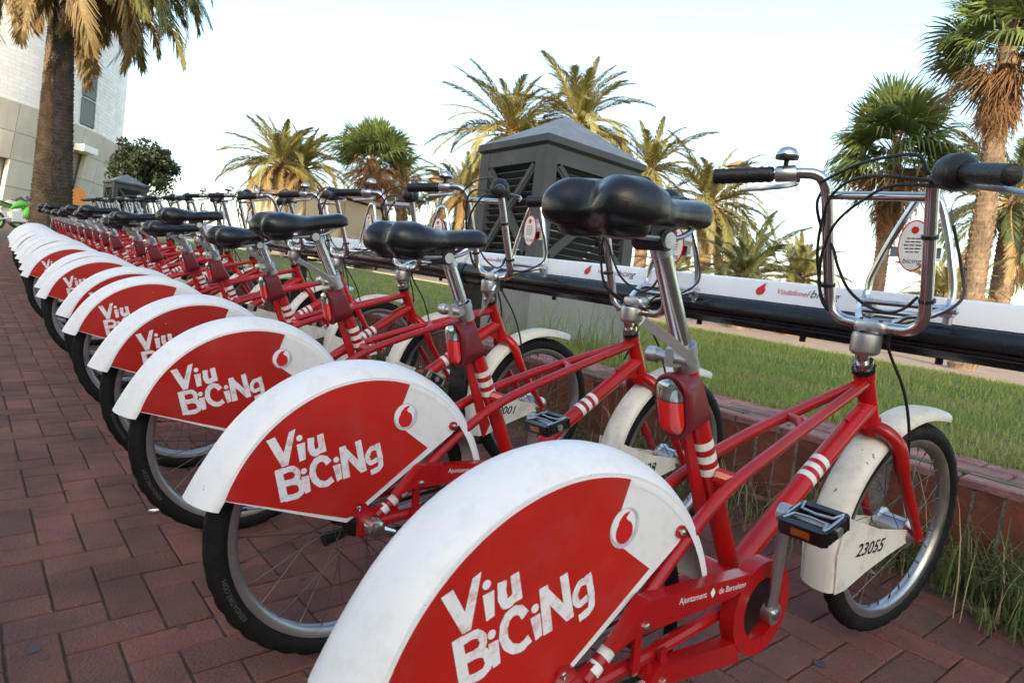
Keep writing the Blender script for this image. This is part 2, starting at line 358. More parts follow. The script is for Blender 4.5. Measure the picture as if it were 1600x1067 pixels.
# ------------------------------------------------------------------ grass
def blades(P, h, w, lean, mats, name, seg=2):
    n = len(P); a = rng.uniform(0, 2*np.pi, n); d = np.stack([np.cos(a), np.sin(a), np.zeros(n)], 1); s = np.stack([-d[:, 1], d[:, 0], np.zeros(n)], 1)
    h = np.asarray(h)[:, None]; w = np.asarray(w)[:, None]; ln = np.asarray(lean)[:, None]; up = np.array([[.077, .0, 1.]])
    rows = []
    if seg == 1:
        V = np.stack([P-s*w, P+s*w, P+up*h+d*ln*h], 1).reshape(-1, 3); F = np.arange(3*n).reshape(-1, 3)
        return npmesh(name, V, F, mats)
    m1 = P+up*h*.55+d*ln*h*.3; tip = P+up*h*(1-.25*ln)+d*ln*h
    V = np.stack([P-s*w, P+s*w, m1+s*w*.75, m1-s*w*.75, tip+s*w*.12, tip-s*w*.12], 1).reshape(-1, 3)
    b = np.arange(n)[:, None]*6; F = np.concatenate([b+np.array([[0, 1, 2, 3]]), b+np.array([[3, 2, 4, 5]])])
    return npmesh(name, V, F, mats)
def scatter(n, x0, x1, y0, y1, pw=1.):
    x = x0+(x1-x0)*rng.random(n)**pw; y = rng.uniform(y0, y1, n); x = x+np.array([off(min(t, 14)) for t in y])
    return np.stack([x, y, .3-.077*(x-.9)-.012], 1)
Pn = scatter(52000, .885, 3.2, -1.2, 4.5, 1.25); Pf = np.concatenate([scatter(26000, 3.0, 7.6, -1.0, 7), scatter(26000, .9, 7.6, 4.3, 13), scatter(6000, .9, 7.6, 13, 24)])
o = stuff(link('grass', blades(Pn, rng.uniform(.02, .055, len(Pn)), rng.uniform(.0012, .0022, len(Pn)), rng.uniform(.1, .9, len(Pn)), 'grass', 'grass')))
o['label'] = 'short green lawn grass behind the brick wall'; o['category'] = 'grass'
o = stuff(link('grass', blades(Pf, rng.uniform(.03, .07, len(Pf)), rng.uniform(.003, .006, len(Pf)), rng.uniform(.1, .9, len(Pf)), 'grass', 'grass', 1)))
o['label'] = 'far lawn grass reaching back to the paved path'; o['category'] = 'grass'
# tall weeds: along the wall foot, on the wall's back edge and round the kiosk plinth
def weeds(name, spots, mat_, label, cat):
    Vs = []; Fs = []; c = 0
    for (x, y, z, n, hh, sp, w) in spots:
        for i in range(n):
            a = rng.uniform(0, 2*math.pi); L = hh*rng.uniform(.45, 1.15); ln = rng.uniform(.2, 1.0); r = sp*rng.random()**.6; b = rng.uniform(0, 6.28)
            p0 = np.array([x+r*math.cos(b), y+r*math.sin(b), z]); d = np.array([math.cos(a), math.sin(a), 0]); s = np.array([-d[1], d[0], 0])*w*rng.uniform(.6, 1.2)
            pts = []
            for t in (0, .3, .6, .85, 1.0):
                pts.append(p0+np.array([0, 0, 1])*L*(t-.55*ln*t*t*t)+d*L*ln*t*t*.9)
            wd = (.8, 1, .8, .45, .08)
            for q, k in zip(pts, wd): q[2] = max(q[2], z+.003) if t > 0 else q[2]; Vs += [q-s*k, q+s*k]
            Fs += [(c+2*i2, c+2*i2+1, c+2*i2+3, c+2*i2+2) for i2 in range(4)]; c += 10
    o = stuff(link(name, npmesh(name, np.array(Vs), np.array(Fs), mat_))); o['label'] = label; o['category'] = cat
sp = []
for i in range(130):
    y = rng.uniform(-.9, 5.5); sp.append((WX-rng.uniform(.01, .10)+off(y), y, 0, rng.integers(5, 14), rng.uniform(.08, .26), .035, .0022))
for (x, y, n, h) in ((.60, -.12, 90, .26), (.55, -.22, 120, .22), (.50, -.28, 110, .12), (.60, -.32, 120, .30), (.57, -.42, 110, .30), (.45, -.2, 80, .09), (.58, 0., 70, .22), (.62, .24, 60, .2), (.60, .12, 40, .2), (.58, .36, 30, .18), (.56, .75, 40, .22), (.60, 1.1, 40, .26), (.60, 1.6, 40, .24), (.6, -.45, 50, .28)):
    sp.append((x, y, 0, n, h, .09, .0024))
for i in range(150):
    y = rng.uniform(-.5, 3.2); sp.append((WX-.01-abs(rng.normal(0, .11))+off(y), y, 0, rng.integers(6, 14), rng.uniform(.03, .09), .045, .0026))
weeds('weeds', sp, 'weed', 'green weeds growing along the foot of the brick wall', 'weeds')
sp = []
for i in range(55):
    y = rng.uniform(-.9, 5); x = WX+.25+rng.uniform(0, .08)+off(y); sp.append((x, y, lawn_z(x)-.01, rng.integers(4, 11), rng.uniform(.07, .17), .03, .0022))
weeds('lawn_edge_grass', sp, 'grass', 'long grass tufts overhanging the back edge of the wall', 'grass')
sp = []
for i in range(60):
    y = rng.uniform(1.6, 3.3); x = rng.uniform(.95, 1.22) if rng.random() < .75 else rng.uniform(1.1, 2.2)
    if x > 1.15: y = rng.uniform(2.0, 2.5)
    sp.append((x, y, lawn_z(x)-.01, rng.integers(4, 9), rng.uniform(.18, .42), .05, .0019))
weeds('tall_weeds', sp, 'weed', 'thin tall weeds in front of the grey kiosk plinth', 'weeds')
sp = []
for i in range(110):
    y = rng.uniform(-.7, 3.5); sp.append((WX-rng.uniform(.02, .2)+off(y), y, .004, rng.integers(2, 6), rng.uniform(.10, .30), .05, .0014))
for (x, y) in ((.52, -.22), (.56, -.36), (.46, -.12), (.58, .05), (.5, .3), (.45, .55), (.55, .8), (.52, 1.2), (.4, .35)): sp.append((x, y, .004, 16, .34, .09, .0015))
weeds('dry_straw', sp, 'dry', 'dry straw stalks lying by the foot of the wall', 'straw')
Vs = []; Fs = []; n_ = 90
for i in range(n_+1):
    y = -1.2+i*.075; e = .10+.07*math.sin(i*.9)+.05*math.sin(i*2.3+1)+rng.uniform(-.02, .02); Vs += [(WX+.001+off(y), y, .012), (WX-e*.5+off(y), y, .007+rng.uniform(0, .003)), (WX-max(.03, e)+off(y), y, -.003)]
for i in range(n_): Fs += [(3*i, 3*i+1, 3*i+4, 3*i+3), (3*i+1, 3*i+2, 3*i+5, 3*i+4)]
o = stuff(link('soil_drift', npmesh('soil_drift', Vs, Fs, 'drift', smooth=True))); o['label'] = 'dark soil drifted along the foot of the brick wall'; o['category'] = 'soil'
# flat litter on the paving
Vs = []; Fs = []; fm = []; c = 0
def blot(cx, cy, r):
    global c
    for i in range(12):
        a = i*math.pi/6; k = r*rng.uniform(.55, 1.05); Vs.append((cx+k*math.cos(a), cy+k*math.sin(a), .0016))
    for q in range(5): Fs.append((c, c+1+2*q, c+2+2*q, min(c+3+2*q, c+11))); fm.append(2)
    c += 12
for (bx, by, br) in ((-1.435, .885, .016), (-1.42, .845, .008), (-1.187, .829, .010), (-.60, .55, .012), (-1.30, 1.75, .009), (-1.1, 2.3, .012), (-.25, -.1, .02), (-.1, .02, .018), (-.9, .9, .01), (-1.25, 2.9, .014), (-.33, .5, .012)): blot(bx, by, br)
for i in range(150):
    y = rng.uniform(-.7, 4); x = WX-abs(rng.normal(.08, .13)) if rng.random() < .85 else rng.uniform(-1.4, .4)
    a = rng.uniform(0, 6.28); L = rng.uniform(.006, .022); wd = L*rng.uniform(.25, .6); ca, sa = math.cos(a), math.sin(a)
    for (u, v_, z) in ((-L, 0, .003), (0, -wd, .006), (L, 0, .004), (0, wd, .009)): Vs.append((x+u*ca-v_*sa, y+u*sa+v_*ca, z))
    Fs.append((c, c+1, c+2, c+3)); fm.append(0 if rng.random() < .7 else 1); c += 4
o = stuff(link('litter', npmesh('litter', Vs, Fs, ['deadleaf', 'litter', 'gum'], fm))); o['label'] = 'dead leaf bits and paper scraps near the wall'; o['category'] = 'litter'
mb = MB(); mb.tube(catmull([(-1.07, 1.44, .008), (-1.09, 1.452, .012), (-1.11, 1.455, .008), (-1.13, 1.465, .006)], 4), [.004]*4+[.007]*4+[.008]*4+[.003], 6, sx=.5)
tag(link('crumpled_foil', mb.mesh('crumpled_foil', 'alu', 60)), 'crumpled silver foil strip lying on the paving behind a rear wheel', 'litter')

# ------------------------------------------------------------------ bicycle meshes (x forward, y left, z up)
RA = (-.936, 0, .28); FA = (.13, 0, .25); RR = .28; RF = .25
HT = Vector((-.103, 0, .627)); HB = Vector((-.05, 0, .523))
parts = []                                    # (key, name, parent key, mesh, steers, detail level)
def P(key, name, parent, me, front=False, lod=99): parts.append((key, name, parent, me, front, lod))
def arc_pts(c, r, a0, a1, n): return [(c[0]+r*math.cos(math.radians(a0+(a1-a0)*i/n)), c[2]+r*math.sin(math.radians(a0+(a1-a0)*i/n))) for i in range(n+1)]
# --- wheels
def wheel(axle, R, key, name, front, hubr):
    ts = .0215; Rc = R-ts
    mb = MB(); n = 108; m = 12; vs = []
    for i in range(n):
        a = 2*math.pi*i/n; ca, sa = math.cos(a), math.sin(a)
        for j in range(m):
            t = 2*math.pi*j/m; k = ts
            if math.cos(t) > .3: k = ts*(1.07 if (i+(j % 2)) % 3 else .93)
            r = Rc+k*math.cos(t); vs.append((axle[0]+r*ca, axle[1]+k*.95*math.sin(t), axle[2]+r*sa))
    mb.add(vs, [(i*m+j, ((i+1) % n)*m+j, ((i+1) % n)*m+(j+1) % m, i*m+(j+1) % m) for i in range(n) for j in range(m)])
    tyre = mb.mesh('tyre', 'rubber', 60)
    Rr = R-2*ts
    rim = MB().lathe([(Rr+.006, -.014), (Rr-.006, -.0135), (Rr-.012, -.010), (Rr-.016, 0), (Rr-.012, .010), (Rr-.006, .0135), (Rr+.006, .014), (Rr+.001, 0)], axle, (0, 1, 0), 72, closed=True).mesh('rim', 'alu', 50)
    sp = MB()
    for i in range(28):
        s = 1 if i % 2 else -1; a = 2*math.pi*i/28; b = a+(.55 if (i//2) % 2 else -.55)
        p0 = (axle[0]+hubr*math.cos(b), s*.03, axle[2]+hubr*math.sin(b)); p1 = (axle[0]+(Rr-.015)*math.cos(a), 0, axle[2]+(Rr-.015)*math.sin(a))
        sp.tube([p0, p1], .0010, 4, False)
        q = Vector(p1)+(Vector(p0)-Vector(p1))*.06; sp.tube([p1, q], .0022, 5)
    spk = sp.mesh('spokes', 'spoke')
    hub = MB().lathe([(.006, -.062), (.008, -.050), (.012, -.048), (hubr*.6, -.040), (hubr, -.034), (hubr, -.028), (hubr*.8, -.024), (hubr*.8, .024), (hubr, .028), (hubr, .034), (hubr*.6, .040), (.012, .048), (.006, .062)], axle, (0, 1, 0), 24).mesh('hub', 'alu' if front else 'grease')
    P(key, name, None, hub, front); P(key+'t', 'tyre', key, tyre); P(key+'r', 'rim', key, rim); P(key+'s', 'spokes', key, spk, False, 12)
wheel(RA, RR, 'rw', 'rear_wheel', False, .033)
wheel(FA, RF, 'fw', 'front_wheel', True, .036)
# --- frame
BB = Vector((-.53, 0, .302)); def_seat = lambda z: -.688+(.696-z)*.466
mb = MB()
mb.tube([HT, HB], .0185, 16); mb.tube([HT+Vector((0, 0, .001)), HT-Vector((-.006, 0, .013))], .021, 16); mb.tube([HB, HB-Vector((-.006, 0, .012))], .021, 16)
DT = [Vector((-.066, 0, .555)), Vector((-.28, 0, .438)), Vector((-.50, 0, .312))]
mb.tube(catmull(DT, 4), .0185, 14)
ST = [Vector((def_seat(z), 0, z)) for z in (.30, .45, .58, .69)]
mb.tube(ST, .0168, 14)
mb.lathe([(.024, -.04), (.024, .04)], BB, (0, 1, 0), 16)
TW = {}
for s in (-1, 1):
    pts = [(-.10, s*.004, .604), (-.18, s*.012, .588), (-.34, s*.026, .555), (-.47, s*.036, .525), (-.60, s*.042, .487), (-.72, s*.052, .428), (-.83, s*.062, .352), (-.915, s*.066, .295)]
    TW[s] = catmull(pts, 5); mb.tube(TW[s], .0105, 12)
    mb.tube([(-.515, s*.03, .30), (-.60, s*.05, .288), (-.76, s*.062, .288), (-.925, s*.066, .283)], .0105, 10)
    mb.prism([(-.955, .262), (-.915, .262), (-.885, .275), (-.862, .292), (-.878, .32), (-.925, .312), (-.955, .30)], s*.062, s*.07)
    mb.prism([(-.975, .31), (-.955, .33), (-.94, .325), (-.925, .305), (-.95, .295)], s*.0625, s*.069)
mb.tube([(-.375, -.028, .548), (-.352, -.01, .556), (-.335, .02, .556)], .009, 8)
mb.tube([(-.594, -.045, .489), (-.594, .045, .489)], .009, 8)
mb.tube([(-.578, -.04, .492), (-.60, -.012, .50)], .012, 8)
mb.prism([(-.605, .40), (-.59, .43), (-.668, .60), (-.682, .60)], -.004, .004)   # cable channel behind the seat tube
mb.prism([(-.05, .515), (-.075, .505), (-.11, .515), (-.16, .535), (-.10, .56), (-.06, .55)], -.004, .004)
P('frame', 'frame', None, mb.mesh('frame', 'red'))
def stripe(path, r, t0, t1):
    path = [Vector(p) for p in path]; L = [0]
    for a, b in zip(path, path[1:]): L.append(L[-1]+(b-a).length)
    def at(s):
        for i in range(len(path)-1):
            if s <= L[i+1]: return path[i].lerp(path[i+1], (s-L[i])/(L[i+1]-L[i]))
        return path[-1]
    return MB().tube([at(t0), at((t0+t1)/2), at(t1)], r, 16, False).mesh('stripe', 'band')
for i in range(3):
    P(f'st{i}', 'stripe', 'frame', stripe([ST[3], ST[0]], .0172, .146+i*.0245, .146+i*.0245+.0135), False, 16)
    P(f'sd{i}', 'stripe', 'frame', stripe(catmull(DT, 4), .0189, .196+i*.0245, .196+i*.0245+.0135), False, 14)
for s in (-1, 1):
    for i in range(3): P(f'ss{s}{i}', 'stripe', 'frame', stripe(TW[s], .0109, .812+i*.024, .812+i*.024+.0135), False, 12)
# --- fork and headset
mb = MB()
for s in (-1, 1):
    mb.tube(catmull([(-.045, s*.004, .508), (-.038, s*.032, .503), (-.022, s*.053, .478), (.002, s*.058, .425), (.05, s*.058, .355), (.10, s*.057, .29), (.128, s*.056, .255)], 5), [.0155]*16+[.0125]*8+[.010]*7, 12)
    mb.prism([(.118, .262), (.122, .24), (.14, .24), (.142, .262)], s*.053, s*.060)
mb.tube([HB-Vector((-.004, 0, .010)), HB-Vector((-.010, 0, .028))], .021, 14)
P('fork', 'fork', None, mb.mesh('fork', 'red'), True)
ax = (HT-HB).normalized()
mb = MB(); mb.tube([HT+ax*.001, HT+ax*.012], .0225, 18); mb.cur = 1; mb.tube([HT+ax*.012, HT+ax*.019], .019, 18); mb.tube([HT+ax*.021, HT+ax*.026], .0195, 18); mb.tube([HT+ax*.012, HT+ax*.055], .013, 12)
P('headset', 'headset', None, mb.mesh('headset', ['black', 'chrome']), True)
# --- mudguards
def guard(axle, r, a0, a1, prof, flare=None, n=44):
    secs = []
    for i in range(n+1):
        t = i/n; a = math.radians(a0+(a1-a0)*t); f = flare(t) if flare else (0, 1)
        ring = []
        for (y, dr) in prof+[(y, dr-.0022) for y, dr in prof[::-1]]:
            q = r+dr*f[1]+f[0]; ring.append((axle[0]+q*math.cos(a), y*(1 if len(f) < 3 else f[2]), axle[2]+q*math.sin(a)))
        secs.append(ring)
    return MB().loft(secs)
prof = [(-.062, -.036), (-.0615, -.029), (-.057, -.021), (-.048, -.0135), (-.034, -.006), (-.018, -.0015), (0, 0), (.016, -.002), (.030, -.008), (.040, -.017), (.0455, -.027), (.047, -.036)]
def fl(t):
    e = max(0, (t-.86)/.14); e0 = max(0, (.06-t)/.06)
    return (.012*e*e, 1.0)
P('rfend', 'rear_fender', None, guard(RA, .3125, 10, 164.5, prof, fl).mesh('rear_fender', 'white', 40))
def skirt_poly(r, inset=0.):
    top = arc_pts(RA, r, 160.5, 40, 40)
    if inset == 0: low = [(-.742, .437), (-.958, .302), (-.976, .292)]
    else: low = [(-.748, .4435), (-.955, .3115), (-.9625, .3035), (-.975, .300)]
    return top+low
for s in (-1, 1):
    P(f'skirt{s}', 'skirt_panel', 'rfend', MB().prism(skirt_poly(.288), -.0585 if s < 0 else .0445, -.0615 if s < 0 else .0475).mesh('skirt_panel', 'white', 0))
    top = arc_pts(RA, .2825, 160.2, 72.8, 34)
    red = top+[(-.8765, .487), (-.8765, .478), (-.871, .468), (-.801, .4155), (-.955, .3145), (-.9625, .3055), (-.977, .3015)]
    P(f'redp{s}', 'red_panel', 'rfend', MB().prism(red, -.0615 if s < 0 else .0475, -.0627 if s < 0 else .0487).mesh('red_panel', 'redprint', 0))
yl = -.0632
# brush lettering
def stroke(mb, pts, w, sm=True):
    pts = [Vector((p[0], p[1])) for p in pts]
    if sm and len(pts) > 2: pts = [Vector((q.x, q.y)) for q in catmull([(p.x, p.y, 0) for p in pts], 4)]
    Lf, Rt = [], []
    for i, p in enumerate(pts):
        d = (pts[min(i+1, len(pts)-1)]-pts[max(i-1, 0)]).normalized(); nn = Vector((-d.y, d.x))*(w/2)*(1+.08*math.sin(i*2.1))
        Lf.append(p+nn); Rt.append(p-nn)
    n = len(pts)
    mb.add([(p.x, yl, p.y) for p in Lf]+[(p.x, yl, p.y) for p in Rt], [(i, i+1, n+i+1, n+i) for i in range(n-1)])
mb = MB(); FL = lambda poly: mb.flat(poly, yl)
V_ = [(-1.1363, .470), (-1.1215, .4752), (-1.1048, .445), (-1.0968, .4812), (-1.0853, .4861), (-1.0956, .4221), (-1.1068, .4199)]; FL(V_)
FL([(-1.0819, .4569), (-1.0665, .4597), (-1.0637, .4284), (-1.0751, .4248)]); FL([(-1.071, .3963), (-1.0567, .3977), (-1.0517, .3672), (-1.0618, .3639)]); FL([(-1.0106, .4081), (-.9958, .4109), (-.9903, .381), (-1.0003, .3771)])
for (a, b) in ((-1.0773, .4684), (-1.0666, .4067), (-1.0043, .4191)): FL([(a+.0058*math.cos(t*.524), b+.0058*math.sin(t*.524)) for t in range(12)])
stroke(mb, [(-1.056, .4665), (-1.0539, .4461), (-1.047, .4371), (-1.0369, .442)], .0125); stroke(mb, [(-1.0385, .4712), (-1.0309, .4366)], .0125)
stroke(mb, [(-1.1136, .4165), (-1.0998, .3571)], .0135)
stroke(mb, [(-1.1071, .412), (-1.0873, .4143), (-1.0777, .4037), (-1.0828, .3928), (-1.1009, .3882)], .0105); stroke(mb, [(-1.1009, .3893), (-1.0771, .3889), (-1.0683, .3745), (-1.0761, .3637), (-1.0991, .3615)], .0115)
stroke(mb, [(-1.0185, .4149), (-1.0271, .4239), (-1.0388, .4248), (-1.048, .4157), (-1.0491, .3973), (-1.0388, .3814), (-1.023, .3761), (-1.0094, .3836)], .0122)
stroke(mb, [(-.993, .4427), (-.981, .3806)], .0135); stroke(mb, [(-.9915, .4359), (-.9471, .391)], .0125); stroke(mb, [(-.9617, .4499), (-.9456, .3876)], .0125)
stroke(mb, [(-.9179, .4312), (-.933, .4301), (-.9395, .4153), (-.9328, .4033), (-.9174, .4074)], .0100); stroke(mb, [(-.920, .4393), (-.9113, .4093), (-.9112, .3913), (-.9304, .3832)], .0110)
nv = len(mb.v); mb.v = [(x, y-.00004*(i % 7), z) for i, (x, y, z) in enumerate(mb.v)]
P('lett', 'lettering', 'rfend', mb.mesh('lettering', 'letter', 0), False, 14)
lc = (-.8583, .486)
mb = MB(); mb.flat([(lc[0]+.0275*math.cos(t*.2618), lc[1]+.0275*math.sin(t*.2618)) for t in range(24)], -.0632)
mb.cur = 1; mb.flat([(lc[0]+.0225*math.cos(t*.2618)-.003, lc[1]+.0225*math.sin(t*.2618)+.003) for t in range(24)], -.0635)
mb.cur = 2; mb.flat([(lc[0]-.001+.0160*math.cos(math.radians(a)), lc[1]-.005+.0160*math.sin(math.radians(a))) for a in range(140, 415, 15)]+[(lc[0]+.0055, lc[1]+.0085), (lc[0]+.001, lc[1]+.0135), (lc[0]+.0085, lc[1]+.0225), (lc[0]-.004, lc[1]+.0195), (lc[0]-.0115, lc[1]+.0115)], -.0638)
P('logo', 'logo', 'rfend', mb.mesh('logo', ['greylogo', 'print', 'redlogo'], 0), False, 14)
for i, (x, z) in enumerate(((-.742, .4555), (-.956, .319))):
    b = MB().lathe([(.0095, .0), (.0095, -.004)], (x, -.0632, z), (0, 1, 0), 12); b.cur = 1; b.lathe([(.0055, -.004), (.005, -.0075), (.002, -.009)], (x, -.0632, z), (0, 1, 0), 10)
    P(f'rb{i}', 'bolt', 'rfend', b.mesh('bolt', ['red', 'chrome']), False, 6)
pf_prof = [(-.037, -.020), (-.036, -.012), (-.031, -.006), (-.02, -.0015), (0, .001), (.02, -.0015), (.031, -.006), (.036, -.012), (.037, -.020)]
P('ffend', 'front_fender', None, guard(FA, .286, 62, 197, pf_prof, lambda t: (.010*max(0, (.16-t)/.16)**2+.006*max(0, (t-.9)/.1)**2, 1, 1-.55*max(0, (.1-t)/.1)**2), 36).mesh('front_fender', 'whiteold', 40), True)
plate = [(-.138, .338), (-.10, .322), (.0, .286), (.128, .260), (.140, .250), (.128, .236), (.05, .218), (-.03, .195), (-.100, .168), (-.135, .166), (-.148, .25)]
for s in (-1, 1): P(f'plate{s}', 'number_plate', 'ffend', MB().prism(plate, s*.037, s*.040).mesh('number_plate', 'whiteold', 0), False, 16)
# --- chain guard, cranks, pedals
CG = (-.552, 0, .297); yg = -.082
mb = MB()
oc = arc_pts(CG, .077, 0, 360, 36)[:-1]; ic = arc_pts(CG, .050, 0, 360, 36)[:-1]; n = 36
vs = [(x, y, z) for y in (yg-.009, yg+.016) for ring in (oc, ic) for x, z in ring]
fs = []
for i in range(n):
    j = (i+1) % n; fs += [(i, j, n+j, n+i), (2*n+i, 3*n+i, 3*n+j, 2*n+j), (i, 2*n+i, 2*n+j, j), (n+i, n+j, 3*n+j, 3*n+i)]
mb.add(vs, fs)
mb.prism([(-.886, .336), (-.838, .383), (-.828, .389), (-.60, .3655), (-.585, .362), (-.612, .342), (-.63, .3385), (-.852, .345)], yg-.008, yg+.015)
mb.prism([(-.80, .284), (-.612, .259), (-.605, .235), (-.60, .222), (-.775, .251), (-.815, .266)], yg-.008, yg+.015)
mb.prism([(-.842, .285), (-.842, .347), (-.828, .347), (-.828, .285)], yg, yg+.006); mb.prism([(-.785, .262), (-.785, .30), (-.772, .30), (-.772, .262)], yg, yg+.006)
P('cguard', 'chain_guard', None, mb.mesh('chain_guard', 'red', 30))
mb = MB(); add_text(mb, 'Ajuntament', .0135, lambda u, v: (-.735+u*.98+v*.05, yg-.0087, .3665+v-u*.112)); add_text(mb, 'de Barcelona', .0135, lambda u, v: (-.640+u*.98+v*.05, yg-.0087, .3555+v-u*.112))
mb.flat([(-.6895, .3535), (-.6835, .3605), (-.6895, .3695), (-.6955, .3625)], yg-.0087)
P('cgl', 'lettering', 'cguard', mb.mesh('lettering', 'print', 0), False, 4)
for i, (x, z) in enumerate(((-.832, .354), (-.786, .258))): P(f'cgb{i}', 'bolt', 'cguard', MB().lathe([(.0062, 0), (.006, -.003), (.003, -.0045)], (x, yg-.008, z), (0, 1, 0), 10).mesh('bolt', 'chrome'), False, 4)
mb = MB().lathe([(.046, -.004), (.046, .003), (.02, .012)], (CG[0], -.070, CG[2]), (0, 1, 0), 30)
P('cring', 'chainring', None, mb.mesh('chainring', 'grease'))
mb = MB(); mb.tube([(CG[0], -.072, .345), (-.936, -.055, .305)], .004, 6); mb.tube([(CG[0], -.072, .250), (-.936, -.055, .257)], .004, 6)
P('chain', 'chain', None, mb.mesh('chain', 'grease'), False, 8)
for s, a, key in ((-1, 93, 'R'), (1, 273, 'L')):
    e = (CG[0]+.167*math.cos(math.radians(a)), CG[2]+.167*math.sin(math.radians(a))); b = MB()
    b.tube([(CG[0], s*.104, CG[2]), (CG[0]*.8+e[0]*.2, s*.108, CG[2]*.8+e[1]*.2), (e[0], s*.116, e[1])], [.0135, .0105, .0115], 12, sx=.72, up=(1, 0, 0))
    b.lathe([(.017, -.009), (.017, .007)], (CG[0], s*.104, CG[2]), (0, 1, 0), 16); b.lathe([(.0145, -.009), (.0145, .008)], (e[0], s*.116, e[1]), (0, 1, 0), 14)
    b.cur = 1; b.lathe([(.009, 0), (.008, .004), (.003, .006)], (CG[0], s*.1125, CG[2]), (0, s, 0), 12)
    P('crank'+key, 'crank', None, b.mesh('crank', ['alu', 'chrome']))
    b = MB(); c = Vector((e[0], s*.160, e[1])); tl = Matrix.Rotation(math.radians(-12), 3, 'Y')
    def rb(p, size, ch=.008):
        hx, hy, hz = size[0]/2, size[1]/2, size[2]/2; ring = []
        pl = [(-hx, -hy+ch), (-hx+ch, -hy), (hx-ch, -hy), (hx, -hy+ch), (hx, hy-ch), (hx-ch, hy), (-hx+ch, hy), (-hx, hy-ch)]
        vs = [c+tl @ (Vector(p)+Vector((u, v, w))) for w in (-hz, hz) for u, v in pl]
        b.add(vs, [tuple(range(8))[::-1], tuple(range(8, 16))]+[(i, (i+1) % 8, 8+(i+1) % 8, 8+i) for i in range(8)])
    rb((-.030, 0, 0), (.013, .074, .022), .005); rb((.030, 0, 0), (.013, .074, .022), .005); rb((0, -.032, 0), (.056, .010, .020), .004); rb((0, .032, 0), (.056, .010, .020), .004)
    pm_ = b.mesh('pedal', 'black', 40); P('ped'+key, 'pedal', None, pm_)
    b = MB(); b.lathe([(.0075, -.040), (.0075, .038)], c, (0, 1, 0), 12); fr = [(-.034, -.034), (.034, -.034), (.034, .034), (-.034, .034)]
    for sz in (-1, 1):
        q = [c+tl @ Vector((x, y, sz*.0122)) for x, y in ((-.030, -.030), (-.010, -.024), (-.007, .0), (-.010, .024), (-.030, .030), (-.02, .032), (.02, .032), (.030, .030), (.010, .024), (.007, 0), (.010, -.024), (.030, -.030), (.02, -.032), (-.02, -.032), (-.030, -.030))]
        b.tube(q, .0022, 5)
    P('pedc'+key, 'cage', 'ped'+key, b.mesh('cage', 'alu'), False, 5)
    for sx in (-1, 1): b = MB(); b.box(c+tl @ Vector((sx*.037, 0, 0)), (.003, .028, .010), tl); P(f'pedr{key}{sx}', 'reflector', 'ped'+key, b.mesh('reflector', 'amber', 0), False, 6)
mb = MB(); mb.lathe([(.019, 0), (.0195, -.018), (.016, -.028), (.008, -.032)], (-.93, -.070, .282), (0, 1, 0), 18); mb.tube([(-.925, -.085, .278), (-.885, -.083, .262)], [.012, .007], 10)
P('hubcap', 'hub_cap', None, mb.mesh('hub_cap', 'chrome'))
mb = MB(); mb.tube([(-.60, .05, .27), (-.80, .065, .235), (-.90, .07, .215)], .007, 8); mb.cur = 1; mb.tube([(-.895, .07, .216), (-.955, .072, .205)], [.010, .015], 10)
P('kick', 'kickstand', None, mb.mesh('kickstand', ['chrome', 'grip']))
# --- saddle, post, clamp, tail light
pd = Vector((-.466, 0, 1)).normalized(); pt = Vector((-.688, 0, .696))
P('post', 'seat_post', None, MB().tube([pt-pd*.05, pt+pd*.17], .0142, 18).mesh('seat_post', 'chrome'))
xs0, xs1 = -.936, -.668
secs = []
import bisect
def lerp_tab(t, T):
    for (a, va), (b, vb) in zip(T, T[1:]):
        if t <= b: k = (t-a)/(b-a); k = k*k*(3-2*k) if False else k; return va+(vb-va)*k
    return T[-1][1]
WT = [(0, .030), (.03, .058), (.08, .076), (.16, .085), (.26, .087), (.36, .079), (.45, .063), (.55, .048), (.68, .040), (.82, .036), (.92, .031), (.975, .020), (1, .007)]
TT = [(0, .898), (.04, .918), (.12, .931), (.25, .932), (.4, .922), (.55, .912), (.75, .913), (.9, .915), (.97, .908), (1, .896)]
BT = [(0, .882), (.06, .867), (.2, .861), (.36, .870), (.5, .874), (.7, .874), (.9, .874), (1, .880)]
for i in range(33):
    t = i/32; w = lerp_tab(t, WT); zt = lerp_tab(t, TT); zb = lerp_tab(t, BT); ring = []; x = xs0+(xs1-xs0)*t; zm = zb+(zt-zb)*.45
    for j in range(36):
        a = 2*math.pi*j/36; c, s = math.cos(a), math.sin(a); y = w*math.copysign(abs(c)**.72, c)
        z = zm+(zt-zm)*abs(s)**.75 if s >= 0 else zm-(zm-zb)*abs(s)**.6
        d = max(0, 1-t*1.9)
        if s > 0: z -= .011*d*math.exp(-(y/.026)**2)
        xx = x+(.030*math.exp(-(y/.035)**2)*max(0, 1-t*5))
        ring.append((xx, y, z))
    secs.append(ring)
mb = MB().loft(secs); P('saddle', 'saddle', None, mb.mesh('saddle', 'vinyl', 80))
mb = MB()
for s in (-1, 1): mb.loft([[(-.874+.034*math.cos(a)*k, s*.038+.031*math.sin(a)*k, z) for a in [2*math.pi*q/16 for q in range(16)]] for z, k in ((.888, 1.02), (.876, 1), (.864, .95), (.857, .8), (.8545, .45))])
P('spr', 'saddle_bumpers', 'saddle', mb.mesh('saddle_bumpers', 'vinyl', 70))
mb = MB()
for s in (-1, 1): mb.tube(catmull([(-.88, s*.03, .860), (-.80, s*.022, .858), (-.74, s*.02, .862), (-.69, s*.012, .888)], 4), .0038, 8)
